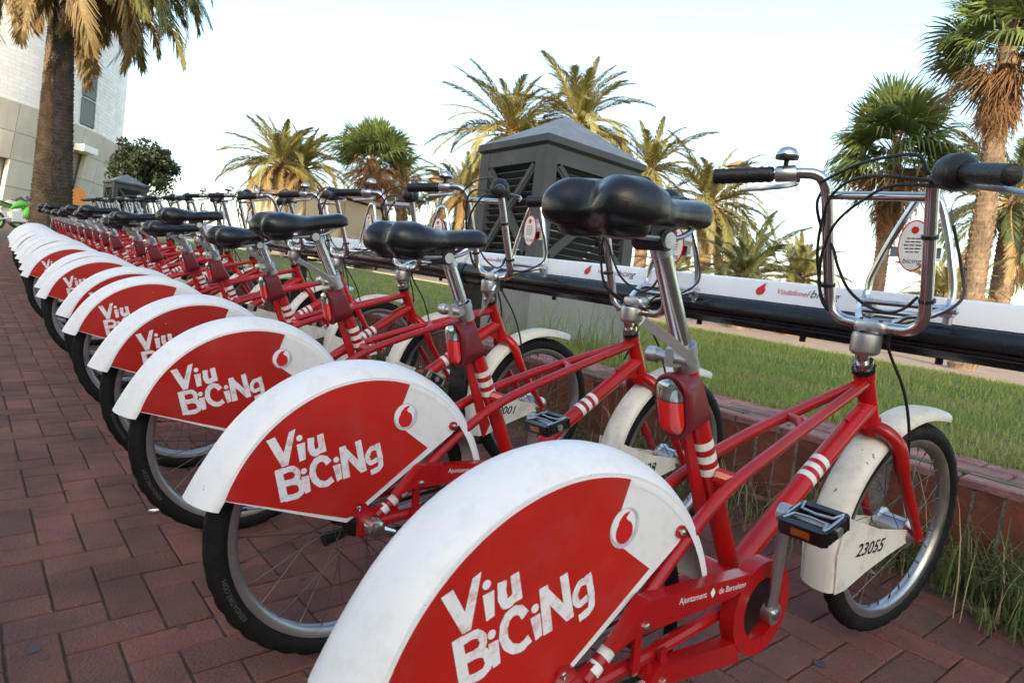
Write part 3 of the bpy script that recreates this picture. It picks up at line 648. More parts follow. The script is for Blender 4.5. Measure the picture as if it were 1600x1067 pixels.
mb.lathe([(.011, -.031), (.0115, -.030), (.0115, .030), (.011, .031)], (-.776, 0, .856), (0, 1, 0), 14); mb.cur = 1; mb.lathe([(.0145, -.026), (.0145, .026)], (-.776, 0, .856), (0, 1, 0), 16); mb.box((-.782, 0, .868), (.05, .045, .018)); mb.cur = 0; mb.tube([pt+pd*.155, pt+pd*.175], .0158, 16)
P('sclamp', 'saddle_clamp', 'saddle', mb.mesh('saddle_clamp', ['alu', 'grip']))
mb = MB(); mb.tube([pt-pd*.028, pt+pd*.012], .0195, 18); mb.tube([pt-pd*.002, pt+pd*.012], .0215, 18); mb.lathe([(.0075, -.030), (.0075, .026), (.012, .028), (.012, .042)], pt+Vector((-.024, 0, -.006)), (0, 1, 0), 14); mb.box(pt+Vector((-.022, 0, -.006)), (.02, .016, .026))
P('qr', 'seat_clamp', None, mb.mesh('seat_clamp', 'alu'))
lv = [(-.706, -.036, .686), (-.742, -.040, .707), (-.784, -.040, .730), (-.826, -.037, .750)]
mb = MB(); sec = []
for i, p in enumerate(catmull(lv, 4)):
    w = .0105 if i > 2 else .008; h = .0022
    wv = Vector((.35, -.45, .82)).normalized()*w*.62; hv = Vector((-.5, -.8, -.2)).normalized()*h; p = Vector(p)
    sec.append([p-wv-hv, p+wv-hv, p+wv+hv, p-wv+hv])
P('lever', 'quick_release_lever', 'qr', mb.loft(sec).mesh('quick_release_lever', 'lever', 40))
lu = Vector((-.22, 0, .976)).normalized(); ln_ = Vector((-.976, 0, -.22)).normalized(); lo_ = Vector((-.668, 0, .624))
def stad(k, hw, hh, n=12, shear=0.):
    r = hw; pts = []
    for i in range(n+1): a = math.pi*i/n; pts.append((r*math.cos(a), hh-r+r*math.sin(a)))
    for i in range(n+1): a = math.pi+math.pi*i/n; pts.append((r*math.cos(a), -(hh-r)+r*math.sin(a)))
    return [lo_+ln_*(k-shear*(.5-v/.11))+Vector((0, 1, 0))*u+lu*v for u, v in pts]
P('tl', 'tail_light', None, MB().loft([stad(-.006, .015, .040, 12, .034), stad(-.003, .021, .046, 12, .034), stad(.014, .0275, .0485, 12, .012), stad(.026, .0305, .0500), stad(.028, .0325, .0520), stad(.035, .0325, .0520), stad(.038, .0295, .0490)]).mesh('tail_light', 'maroon', 35))
def lens(v0, v1):
    nu, nv = 14, 12; vs = []; r, hh = .0245, .0440
    for j in range(nv+1):
        v = v0+(v1-v0)*j/nv; e = max(0., abs(v)-(hh-r)); hw = math.sqrt(max(1e-7, r*r-e*e))
        for i in range(nu+1):
            u = hw*math.sin(math.pi*(i/nu-.5)); q = 1-(u/r)**2*.9; q2 = 1-(v/hh)**4
            vs.append(lo_+ln_*(.036+.013*math.sqrt(max(0, q))*math.sqrt(max(0, q2)))+Vector((0, 1, 0))*u+lu*v)
    return MB().add(vs, [(j*(nu+1)+i, j*(nu+1)+i+1, (j+1)*(nu+1)+i+1, (j+1)*(nu+1)+i) for j in range(nv) for i in range(nu)])
P('rl', 'red_lens', 'tl', lens(-.0438, .0125).mesh('red_lens', 'redlens', 80)); P('cl', 'clear_lens', 'tl', lens(.0138, .0438).mesh('clear_lens', 'clearlens', 80))
# --- handlebar group
mb = MB(); sb = HT+ax*.055
mb.loft([[(-.122+(.028+.016*max(0, math.cos(a)))*math.cos(a)*kk+.004, .0265*math.sin(a)*kk, z) for a in [i*math.pi/10 for i in range(20)]] for z, kk in ((.664, .80), (.668, .97), (.673, 1), (.700, 1), (.7055, .96), (.7075, .86))])
mb.loft([[(-.098+.025*math.copysign(abs(math.cos(a))**.5, math.cos(a))*kk, .034*math.copysign(abs(math.sin(a))**.5, math.sin(a))*kk, z) for a in [i*math.pi/10 for i in range(20)]] for z, kk in ((.709, .94), (.712, 1), (.727, 1), (.7305, .93))])
mb.cur = 1; mb.lathe([(.007, 0), (.007, .004)], (-.132, 0, .708), (0, 0, 1), 10)
for a in (-1, 1):
    for b in (-1, 1): mb.lathe([(.0035, 0), (.0035, .003)], (-.098+a*.014, b*.02, .732), (0, 0, 1), 8)
P('stem', 'stem', None, mb.mesh('stem', ['alu', 'grease'], 40), True)
half = [(-.100, .0, .722), (-.100, .05, .722), (-.101, .075, .727), (-.105, .093, .745), (-.115, .098, .785), (-.140, .100, .87), (-.163, .101, .951), (-.176, .103, .985), (-.190, .113, 1.004), (-.208, .140, 1.007), (-.250, .203, 1.000), (-.298, .268, .992)]
hp = [(x, -y, z) for x, y, z in half[::-1]][:-1]+half
P('hb', 'handlebar', None, MB().tube(catmull(hp, 4), .0112, 14).mesh('handlebar', 'chrome'), True)
P('xb', 'crossbar', 'hb', MB().tube([(-.168, -.10, .968), (-.168, .10, .968)], .0085, 12).mesh('crossbar', 'chrome'))
gd = (Vector(half[-1])-Vector(half[-3])).normalized()
for s in (-1, 1):
    fl_ = lambda v: Vector((v[0], s*v[1], v[2])); e = fl_(half[-1]); d = fl_(gd); b = MB()
    pr = []; k = 15
    for i in range(k+1): pr.append((.0165 if i % 2 else .0150, -.105+.112*i/k))
    pr = [(.012, -.107)]+pr+[(.0155, .010), (.010, .013)]
    b.lathe(pr, e, d, 18); P(f'grip{s}', 'grip', None, b.mesh('grip', 'grip', 50), True)
    c = e-d*.135; b = MB()
    if s < 0: b.lathe([(.014, -.03), (.026, -.026), (.030, -.012), (.030, .016), (.024, .028), (.019, .034)], c, d, 22); b.box(c+Vector((.008, 0, -.014)), (.03, .05, .024))
    else: b.lathe([(.0145, -.018), (.0165, -.015), (.0165, .018), (.0145, .022)], c+d*.004, d, 16)
    P(f'shift{s}', 'grip_shifter' if s < 0 else 'grip_collar', None, b.mesh('grip_shifter', 'grip' if s < 0 else 'alu', 40), True, 14)
    b = MB(); q = c-d*.012
    b.tube(catmull([q+Vector((.012, 0, -.012)), q+Vector((.030, s*.02, -.018)), q+Vector((.045, s*.05, -.022))+d*.02, q+Vector((.040, s*.05, -.026))+d*.09], 4), [.0075]*4+[.006]*5+[.0055]*4, 8, sx=.6)
    P(f'blev{s}', 'brake_lever', None, b.mesh('brake_lever', 'alu'), True, 12)
bc = Vector((-.225, .165, 1.010)); mb = MB(); mb.lathe([(.010, -.012), (.010, .012)], bc+Vector((0, 0, 0)), (.25, .4, .0), 10); mb.lathe([(.005, 0), (.005, .020), (.022, .022), (.023, .027), (.022, .031)], bc, (0, 0, 1), 18)
P('bell', 'bell', None, mb.mesh('bell', 'grip', 50), True, 7)
P('belld', 'bell_dome', 'bell', MB().lathe([(.021, .031), (.020, .037), (.015, .044), (.007, .047), (0.0001, .048)], bc, (0, 0, 1), 18).mesh('bell_dome', 'chrome', 60))
hx = lambda z: -.118-(z-.745)*.30
cabs = [[(hx(z), y, z) for y, z in ((.105, .99), (.029, 1.022), (-.045, 1.036), (-.086, 1.034), (-.102, 1.007), (-.125, .995))],
        [(hx(z), y, z) for y, z in ((-.125, .992), (-.026, 1.002), (.038, .995), (.079, .968), (.097, .933), (.112, .875), (.113, .82), (.10, .752))]+[(-.07, .05, .70), (-.04, .03, .62), (-.03, .03, .54)],
        [(hx(z)-.004, y, z) for y, z in ((-.12, .985), (-.04, .985), (.015, .958), (.061, .924), (.0885, .884), (.106, .826), (.10, .75))]+[(-.075, .06, .70), (-.06, .03, .62), (-.09, .028, .555)],
        [(-.165, .112, .985), (-.172, .118, .95), (-.150, .112, .90)]+[(hx(z)+.01, y, z) for y, z in ((.085, .865), (.075, .83), (.052, .786), (.015, .76), (-.026, .752), (-.059, .764), (-.085, .79))],
        [(.03, -.05, .93), (.05, -.07, .85), (.04, -.088, .79), (-.02, -.07, .75), (-.07, -.04, .74), (-.09, -.03, .69), (-.04, -.05, .60), (-.01, -.06, .52), (.01, -.062, .44)]]
for i, c in enumerate(cabs): P(f'cab{i}', 'cable', None, MB().tube(catmull(c, 5), .0031, 6).mesh('cable', 'grip'), True, 9)
for i, (x, y, z) in enumerate(((-.112, -.098, .785), (-.148, -.10, .90), (-.118, .099, .79))): P(f'tie{i}', 'cable_tie', None, MB().lathe([(.0145, -.0035), (.0145, .0035)], (x, y, z), (-.25, 0, 1), 10).mesh('cable_tie', 'grip'), True, 4)
# docking carrier
mb = MB()
for s in (-1, 1):
    mb.tube(catmull([(-.085, s*.030, .728), (-.04, s*.055, .741), (.015, s*.080, .756), (.040, s*.083, .764), (.053, s*.084, .783), (.056, s*.080, .82), (.057, s*.055-.007, .90), (.058, s*.030-.012, .962), (.058, s*.018-.012, .981), (.058, -.012, .988)], 5), .0075, 10)
mb.tube([(-.02, -.06, .746), (-.02, .06, .746)], .006, 8); mb.tube([(.03, -.082, .762), (.03, .082, .762)], .006, 8)
mb.box((-.075, 0, .728), (.03, .066, .012)); mb.box((.062, 0, .872), (.004, .10, .022))
P('carr', 'docking_carrier', None, mb.mesh('docking_carrier', 'chrome'))
for s in (-1, 1):
    b = MB().lathe([(.013, -.006), (.013, .006)], (.046, s*.089, .757), (0, 1, 0), 14); b.lathe([(.0065, 0), (.0065, .005), (.003, .007)], (.046, s*.095, .757), (0, s, 0), 10); b.box((.058, s*.078, .755), (.022, .020, .026)); b.tube([(.064, s*.078, .728), (.064, s*.078, .76)], .009, 10)
    P(f'cb{s}', 'mounting_bolt', 'carr', b.mesh('mounting_bolt', 'alu'), False, 10)
def oval(cx, rx, rz, x0, x1, cz, mid=0): return MB().prism([(rx*math.cos(t*.2618), cz+rz*math.sin(t*.2618)) for t in range(24)], x0, x1, lambda u, w, d: (d, u, w))
P('rimp', 'information_rim', 'carr', oval(0, .032, .054, .050, .053, .885).mesh('information_rim', 'redlogo', 0), False, 12)
P('info', 'information_plate', 'carr', oval(0, .0287, .0507, .0485, .0515, .885).mesh('information_plate', 'white', 0), False, 12)
mb = MB(); rr_ = lambda u, v, z: (.0480, -u, z+v)
add_text(mb, 'bicing', .016, lambda u, v: rr_(u, v, .853), .15)
for i in range(5):
    for a, b in ((-.024, -.012), (-.009, .002), (.005, .020)):
        k = (1-.25*abs(i-2)/2); k *= .8; mb.flat([(a*k, .871+i*.0070), (b*k, .871+i*.0070), (b*k, .8733+i*.0070), (a*k, .8733+i*.0070)], .0480, lambda u, w, d: (d, -u, w))
mb.cur = 1; mb.flat([(.0078*math.cos(t*.5236), .9175+.0078*math.sin(t*.5236)) for t in range(12)], .0480, lambda u, w, d: (d, u, w))
P('infol', 'lettering', 'carr', mb.mesh('lettering', ['blackprint', 'redlogo'], 0), False, 6)
mb = MB(); mb.lathe([(.006, -.05), (.022, -.04), (.028, -.012), (.028, .0)], (.10, 0, .90), (1, 0, -.05), 18); mb.tube([(.075, 0, .90), (.062, 0, .872)], .005, 6); mb.box((.075, -.03, .865), (.03, .02, .02))
P('lamp', 'front_lamp', None, mb.mesh('front_lamp', 'alu'), False, 14)
mb = MB()
for a0 in (205,):
    tv, tf = text_geo('KENDATIRE.COM', .0125, 0.)
    f0 = lambda u, v: (lambda a, r: (RA[0]+r*math.cos(a), -.0206, RA[2]+r*math.sin(a)))(math.radians(a0)-u/.262, .2575+v)
    mb.add([f0(p[0], p[1]) for p in tv], tf)
P('rwl', 'tyre_lettering', 'rw', mb.mesh('tyre_lettering', 'tyretext', 0), False, 3)
# --- placing the row
S_ = .6433
pose = {0: (0, -.606, -1.058, 1.2, -6.6), 1: (0, 2.58, -1.22, -.43, -4.2), 2: (0, 1.9, -.06, .6, -4.35), 3: (0, 6.0, .05, -.5, -3.0), 4: (.01, 2.0, -.5, 0, -2), 5: (.02, 7.5, .4, 0, -4), 6: (0, 3.2, -1, 0, 0), 7: (.01, 8.0, .5, 0, -5)}
sadd = {0: 0, 1: -.060, 2: -.045, 3: -.095, 4: -.045, 5: -.115, 6: -.075, 7: -.12, 8: -.05, 9: -.09, 10: -.04}
numbers = {0: '23055', 1: '24228', 2: '20001', 3: '22507', 4: '25103'}
numpos = {}
ordw = ['nearest', 'second', 'third', 'fourth', 'fifth', 'sixth', 'seventh', 'eighth', 'ninth', 'tenth', 'eleventh', 'twelfth', 'thirteenth', 'fourteenth', 'fifteenth', 'sixteenth', 'seventeenth', 'eighteenth', 'nineteenth', 'farthest']
NB = 20
for k in range(NB):
    y = k*S_; dx, yaw, lean, pit, steer = pose.get(k, (random.uniform(-.015, .02), (6.5 if k % 2 else 2.5)+random.uniform(-1.5, 1.5), random.uniform(-1.5, 1.5), 0, random.uniform(-5, 1)))
    root = bpy.data.objects.new('hire_bicycle', None); COL.objects.link(root); root.empty_display_size = .1
    x0 = FA[0]; r = math.radians
    Mp = Matrix.Translation((RA[0], 0, 0)) @ Matrix.Rotation(-r(pit), 4, 'Y') @ Matrix.Translation((-RA[0], 0, 0))
    root.matrix_world = Matrix.Translation((x0+dx+off(y), y, 0)) @ Matrix.Rotation(r(yaw)-.004*k*.6, 4, 'Z') @ Matrix.Rotation(r(lean), 4, 'X') @ Matrix.Translation((-x0, 0, 0)) @ Mp
    if k == 0: lab = 'nearest red and white hire bicycle, front plate numbered 23055'
    elif k == 1: lab = 'second hire bicycle from the camera, full lettering on its rear fender'
    elif k == NB-1: lab = 'farthest hire bicycle at the palm end of the docked row'
    else: lab = f'{ordw[k]} hire bicycle from the camera in the docked row'
    tag(root, lab, 'bicycle', 'hire bicycles docked along the rail')
    St = Matrix.Translation(HB) @ Matrix.Rotation(r(steer), 4, ax) @ Matrix.Translation(-HB)
    sh = sadd.get(k, random.uniform(-.11, -.03)); Sm = Matrix.Translation(pd*sh)
    if sh: Sm = Sm @ Matrix.Translation((-.77, 0, .85)) @ Matrix.Rotation(r(random.uniform(-10, -3)), 4, 'Y') @ Matrix.Rotation(r(random.uniform(-5, 5)), 4, 'Z') @ Matrix.Translation((.77, 0, -.85))
    cra = random.uniform(0, 360); bta = random.uniform(-6, 5); obs = {}
    for key, name, par, me, front, lod in parts:
        if k > lod or (par is not None and par not in obs): continue
        o = link(name, me, root if par is None else obs[par])
        if par is None and front: o.matrix_local = St @ Matrix.Translation(-ax*.03) if (k == 1 and key[:4] in ('hb', 'grip', 'shif', 'blev', 'bell')) else St
        if key == 'saddle': o.matrix_local = Sm
        if key == 'lever': o.matrix_local = Matrix.Translation(pt) @ Matrix.Rotation(r({0: 0, 1: 62, 2: 8, 3: 20}.get(k, random.uniform(-10, 40))), 4, 'Z') @ Matrix.Translation(-pt)
        if k > 1 and key in ('crankR', 'crankL', 'pedR', 'pedL'): o.matrix_local = Matrix.Translation(CG) @ Matrix.Rotation(r(cra), 4, 'Y') @ Matrix.Translation((-CG[0], 0, -CG[2]))
        if k > 2 and key[:4] in ('hb', 'grip', 'shif', 'blev', 'bell'): o.matrix_local = St @ Matrix.Translation((-.1, 0, .72)) @ Matrix.Rotation(r(bta), 4, 'Y') @ Matrix.Translation((.1, 0, -.72))
        obs[key] = o
    if k in numbers:
        mb = MB(); add_text(mb, numbers[k], .043, lambda u, v: (-.032+u*.95+v*.1, -.0408, .2495+v*.95-u*.04), .2, offset=.0006)
        o = link('number_lettering', mb.mesh('number_lettering', 'blackprint', 0), root); o.matrix_local = St

# ------------------------------------------------------------------ docking rail
rail = bpy.data.objects.new('docking_rail', None); COL.objects.link(rail); rail.location = (.12, 1.75, 0)
tag(rail, 'long black docking rail with white top cover holding the bicycles', 'rail')
rinv = Matrix.Translation((-.12, -1.75, 0))
def rpart(name, mb, mats, sm=35): return link(name, mb.mesh(name, mats, sm), rail, rinv)
RO = .008
beam = [(.080, .749), (.066, .742), (.058, .728), (.056, .712), (.058, .706), (.062, .705), (.059, .702), (.060, .696), (.064, .695), (.062, .691), (.067, .684), (.076, .676), (.100, .672), (.16, .672), (.18, .69), (.185, .749)]
cover = [(.0785, .7495), (.080, .752), (.1035, .7965), (.108, .7995), (.185, .8015), (.189, .797), (.189, .7495)]
posts = [-2.1, 1.75, 3.65, 5.55, 7.45, 9.35, 11.25, 13.15]
for a, b in zip(posts, posts[1:]):
    ys_ = np.linspace(a+.012, b-.012, 8)
    rpart('beam', MB().loft([[(x+RO+off(y), y, z) for x, z in beam] for y in ys_]), 'black')
    rpart('cover', MB().loft([[(x+RO+off(y), y, z) for x, z in cover] for y in ys_]), 'cover')
    mb = MB()
    for y in np.arange(a+.2, b-.1, .31): mb.lathe([(.008, 0), (.008, -.012)], (.10+RO+off(y), y, .672), (0, 0, 1), 8)
    rpart('beam_bolts', mb, 'black')
for y in posts:
    q = off(y)+RO
    rpart('joint_collar', MB().loft([[(x+q-(.003 if x < .12 else -.003), yy, z+(.003 if z > .72 else -.003)) for x, z in beam] for yy in (y-.026, y+.026)]), 'black')
    b = MB(); b.box((.115+q, y, .335), (.05, .125, .68)); b.box((.115+q, y, .006), (.16, .2, .012)); rpart('post', b, 'black', 0)
def on_cover(u, v, Y, t): # u to the right (towards the camera end), v up the sloping face
    yy = Y-u; e = Vector((.0235, 0, .0445)).normalized(); n = Vector((-.884, 0, .467)); p = Vector((.080, 0, .752))+e*(t+v)+n*.0012
    return (p.x+RO+off(yy), yy, p.z)
for i in range(4):
    y0 = .395+i*.642; mb = MB()
    mb.flat([(-.002+.013*math.cos(math.radians(a)), -.003+.013*math.sin(math.radians(a))) for a in range(120, 430, 15)]+[(.008, .011), (.0045, .016), (.009, .021), (.001, .018), (-.005, .012)], 0, lambda u, w, d: on_cover(u, w, y0, .028))
    add_text(mb, 'Vodafone', .021, lambda u, v: on_cover(u, v, y0-.083, .028), .2)
    mb.cur = 1; add_text(mb, '/', .026, lambda u, v: on_cover(u, v, y0-.128, .028)); add_text(mb, 'bicing', .031, lambda u, v: on_cover(u, v, y0-.168, .030), .2)
    rpart('lettering', mb, ['redlogo', 'blackprint'], 0)

# ------------------------------------------------------------------ louvred kiosks
def kiosk(base, wx, wy, hp, h, rh, label, rotz=0):
    root = bpy.data.objects.new('ventilation_kiosk', None); COL.objects.link(root); root.matrix_world = Matrix.Translation(base) @ TILT @ Matrix.Rotation(rotz, 4, 'Z')
    tag(root, label, 'kiosk', 'grey louvred kiosks')
    b = MB(); b.loft([[(sx*wx/2*k, sy*wy/2*k, z) for sx, sy in ((-1, -1), (1, -1), (1, 1), (-1, 1))] for z, k in ((-.15, 1.02), (hp-.012, 1.02), (hp, .995))]); link('plinth', b.mesh('plinth', 'plinth', 0), root)
    cw = .10
    for sx in (-1, 1):
        for sy in (-1, 1):
            b = MB(); b.box((sx*(wx/2-cw/2), sy*(wy/2-cw/2), hp+h/2), (cw, cw, h)); link('corner_post', b.mesh('corner_post', 'kiosk', 0), root)
    for z, t, nm in ((hp+h-.05, .098, 'top_band'), (hp+.03, .058, 'bottom_band')):
        for sy in (-1, 1): b = MB(); b.box((0, sy*(wy/2-.03), z), (wx-2*cw-.001, .055, t)); link(nm, b.mesh(nm, 'kiosk', 0), root)
        for sx in (-1, 1): b = MB(); b.box((sx*(wx/2-.03), 0, z), (.055, wy-2*cw-.001, t)); link(nm, b.mesh(nm, 'kiosk', 0), root)
    zlo, zhi = hp+.062, hp+h-.10
    for face in range(4):
        w = (wx if face % 2 == 0 else wy)-2*cw; dd = (wy if face % 2 == 0 else wx)/2
        R = Matrix.Rotation(face*math.pi/2, 4, 'Z')
        n = int((zhi-zlo)/.044); sl = MB(); rx = Matrix.Rotation(math.radians(-38), 3, 'X'); sl.box((0, 0, 0), (w-.002, .056, .008), rx); sm_ = sl.mesh('louvre_slat', 'kiosk', 0)
        for i in range(n):
            link('louvre_slat', sm_, root, R @ Matrix.Translation((0, -dd+.045, zlo+.02+i*(zhi-zlo-.03)/max(1, n-1))))
        H = zhi-zlo; ang = math.atan2(H, w); L = math.hypot(w, H)
        for s in (-1, 1):
            bb = MB(); rot = Matrix.Rotation(-s*ang, 3, 'Y'); bb.box((0, 0, 0), (L-.05, .022, .055), rot); bb.box((0, -.012, 0), (L-.06, .012, .022), rot)
            link('diagonal_brace', bb.mesh('diagonal_brace', 'kiosk', 0), root, R @ Matrix.Translation((0, -dd+.013+.002*s, (zlo+zhi)/2)))
    ov = .018; X, Y_ = wx/2+ov, wy/2+ov; z = hp+h
    b = MB(); b.loft([[(sx*(X-i), sy*(Y_-i), zz) for sx, sy in ((-1, -1), (1, -1), (1, 1), (-1, 1))] for zz, i in ((z-.002, .03), (z+.012, .012), (z+.02, 0), (z+.062, 0), (z+.066, .004))]); rf = link('roof', b.mesh('roof', 'kiosk', 0), root)
    b = MB(); b.add([(-X+.006, -Y_+.006, z+.0665), (X-.006, -Y_+.006, z+.0665), (X-.006, Y_-.006, z+.0665), (-X+.006, Y_-.006, z+.0665), (0, 0, z+rh)], [(0, 1, 4), (1, 2, 4), (2, 3, 4), (3, 0, 4), (3, 2, 1, 0)]); link('roof_cap', b.mesh('roof_cap', 'kioskroof', 0), rf)
    return root
kiosk((1.70, 3.03, lawn_z(1.7)), .90, .70, .44, .76, .335, 'dark grey louvred kiosk with pyramid roof beside the docking rail')
kiosk((1.65, 19.1, .2), .78, .66, .55, .78, .30, 'distant grey louvred kiosk in front of the broadleaf tree', .2)

# ------------------------------------------------------------------ palms
def date_frond(seed, bend, mats, dens=92):
    r = np.random.default_rng(seed); V = []; F = []; fm = []; n = 12; R = []
    for i in range(n+1):
        t = i/n; a = -bend*t*t*.9; R.append((t, a))
    pts = [np.zeros(3)]; 
    for i in range(n):
        a = -bend*((i+.5)/n)**1.6; pts.append(pts[-1]+np.array([math.cos(a), 0, math.sin(a)])/n)
    pts = np.array(pts)
    def at(t):
        k = min(int(t*n), n-1); f = t*n-k; p = pts[k]*(1-f)+pts[k+1]*f; d = pts[k+1]-pts[k]; return p, d/np.linalg.norm(d)
    for i in range(n+1):
        w = .012*(1-i/n)+.002
        V += [pts[i]+np.array([0, -w, 0]), pts[i]+np.array([0, 0, w]), pts[i]+np.array([0, w, 0])]
    for i in range(n):
        for a, b in ((0, 1), (1, 2)): F.append((3*i+a, 3*i+b, 3*i+3+b, 3*i+3+a)); fm.append(1)
    for s in (-1, 1):
        for i in range(dens):
            t = .14+.86*(i+r.uniform(-.3, .3))/dens; t = min(t, .995); p, d = at(t); up = np.array([-d[2], 0, d[0]])
            L = .185*math.sin(math.pi*min(1, (t-.02)*.93+.06))**.6*(1-.25*t)*r.uniform(.75, 1.15)
            an = math.radians(52-26*t+r.uniform(-9, 9)); dirv = d*math.cos(an)+(np.array([0, s, 0])*.86+up*r.uniform(.15, .55))*math.sin(an)
            dirv /= np.linalg.norm(dirv); sd_ = np.cross(dirv, up); sd_ /= (np.linalg.norm(sd_)+1e-9); w = .0050
            tip = p+dirv*L+np.array([0, 0, -.30*L]); c = len(V); mid = p+dirv*L*.45
            V += [p-sd_*w*.6, p+sd_*w*.6, mid+sd_*w, mid-sd_*w, tip+sd_*.001, tip-sd_*.001]; F += [(c, c+1, c+2, c+3), (c+3, c+2, c+4, c+5)]; fm += [0, 0]
    return npmesh('frond', V, F, mats, fm)
DF = {}
for nm, ml in (('g', ['frond', 'petiole']), ('d', ['frond2', 'petiole']), ('k', ['frond3', 'petiole'])): DF[nm] = [date_frond(10+i, b, ml) for i, b in enumerate((.55, .85, 1.15, 1.5, 1.9))]
def fan_leaf(seed, droop, mats, dead=False):
    r = np.random.default_rng(seed); V = []; F = []; fm = []
    P0 = np.array([0, 0, 0.]); P1 = np.array([.50, 0, -.04 if not dead else -.02]); w = .010
    V += [P0+[0, -w, 0], P0+[0, w, 0], P1+[0, w*.7, 0], P1+[0, -w*.7, 0]]; F.append((0, 1, 2, 3)); fm.append(1)
    n = 34 if not dead else 26; sp = math.radians(105 if not dead else 26)
    for i in range(n):
        a = -sp+2*sp*i/(n-1)+r.uniform(-.03, .03)*(1 if not dead else 4); L = (.52*(1-.25*abs(a/sp)**2) if not dead else .62)*r.uniform(.8, 1.1); d = np.array([math.cos(a), math.sin(a), 0]); s = np.array([-d[1], d[0], 0]); fold = .014*(1 if i % 2 else -1)*(1 if not dead else 2)
        if dead: d = d+np.array([0, 0, r.uniform(-.22, .22)])
        q0 = P1 if not dead else P0+(P1-P0)*r.uniform(.35, 1.)
        k = 1. if not dead else .42
        m = q0+d*L*.55+np.array([0, 0, fold-.06*droop]); q = q0+d*L*.82+np.array([0, 0, -.20*droop+fold*.5]); t = q0+d*L*(1-.08*droop)+np.array([0, r.uniform(-.03, .03), -.42*droop*r.uniform(.5, 1.3)])
        c = len(V); V += [q0-s*.004, q0+s*.004, m+s*.019*k, m-s*.019*k, q+s*.010*k, q-s*.010*k, t+s*.0012, t-s*.0012]; F += [(c, c+1, c+2, c+3), (c+3, c+2, c+4, c+5), (c+5, c+4, c+6, c+7)]; fm += [0, 0, 0]
    return npmesh('leaf', V, F, mats, fm)
FLf = [fan_leaf(30+i, d, ['fan', 'petiole']) for i, d in enumerate((.1, .35, .6, .9))]
FLd = [fan_leaf(50+i, d, ['fandead', 'fandead'], True) for i, d in enumerate((.3, .6, .9))]
def trunk_mesh(h, r0, r1, matn, row=.11, nper=11, proud=.035, curve=0., flare=1.25, scales=True):
    b = MB(); n = max(8, int(h/.25)); secs = []
    def rad(t): return (r0+(r1-r0)*t)*(1+(flare-1)*max(0, 1-t*h/.5)**2)
    for i in range(n+1):
        t = i/n; r = rad(t)*(1+.02*math.sin(i*2.3)); secs.append([(r*math.cos(a)+curve*t*t, r*math.sin(a), t*h-.1) for a in [2*math.pi*j/18 for j in range(18)]])
    b.loft(secs)
    if scales:
        z = .02; k = 0
        while z < h-.02:
            t = z/h; r = rad(t)
            for j in range(nper):
                a = 2*math.pi*(j+(k % 2)*.5)/nper+random.uniform(-.08, .08); da = math.pi/nper*.95; pr = proud*random.uniform(.5, 1.3); hh = row*random.uniform(1.0, 1.5)
                cx = curve*t*t
                q = lambda aa, rr, zz: (rr*math.cos(aa)+cx, rr*math.sin(aa), zz)
                b.add([q(a-da, r*.97, z), q(a+da, r*.97, z), q(a+da*.55, r+pr, z+hh*.75), q(a-da*.55, r+pr, z+hh*.75), q(a, r*.98, z+hh*1.05)], [(0, 1, 2, 3), (3, 2, 4), (1, 4, 2), (0, 3, 4)])
            z += row; k += 1
    return b.mesh('trunk', matn, 40)
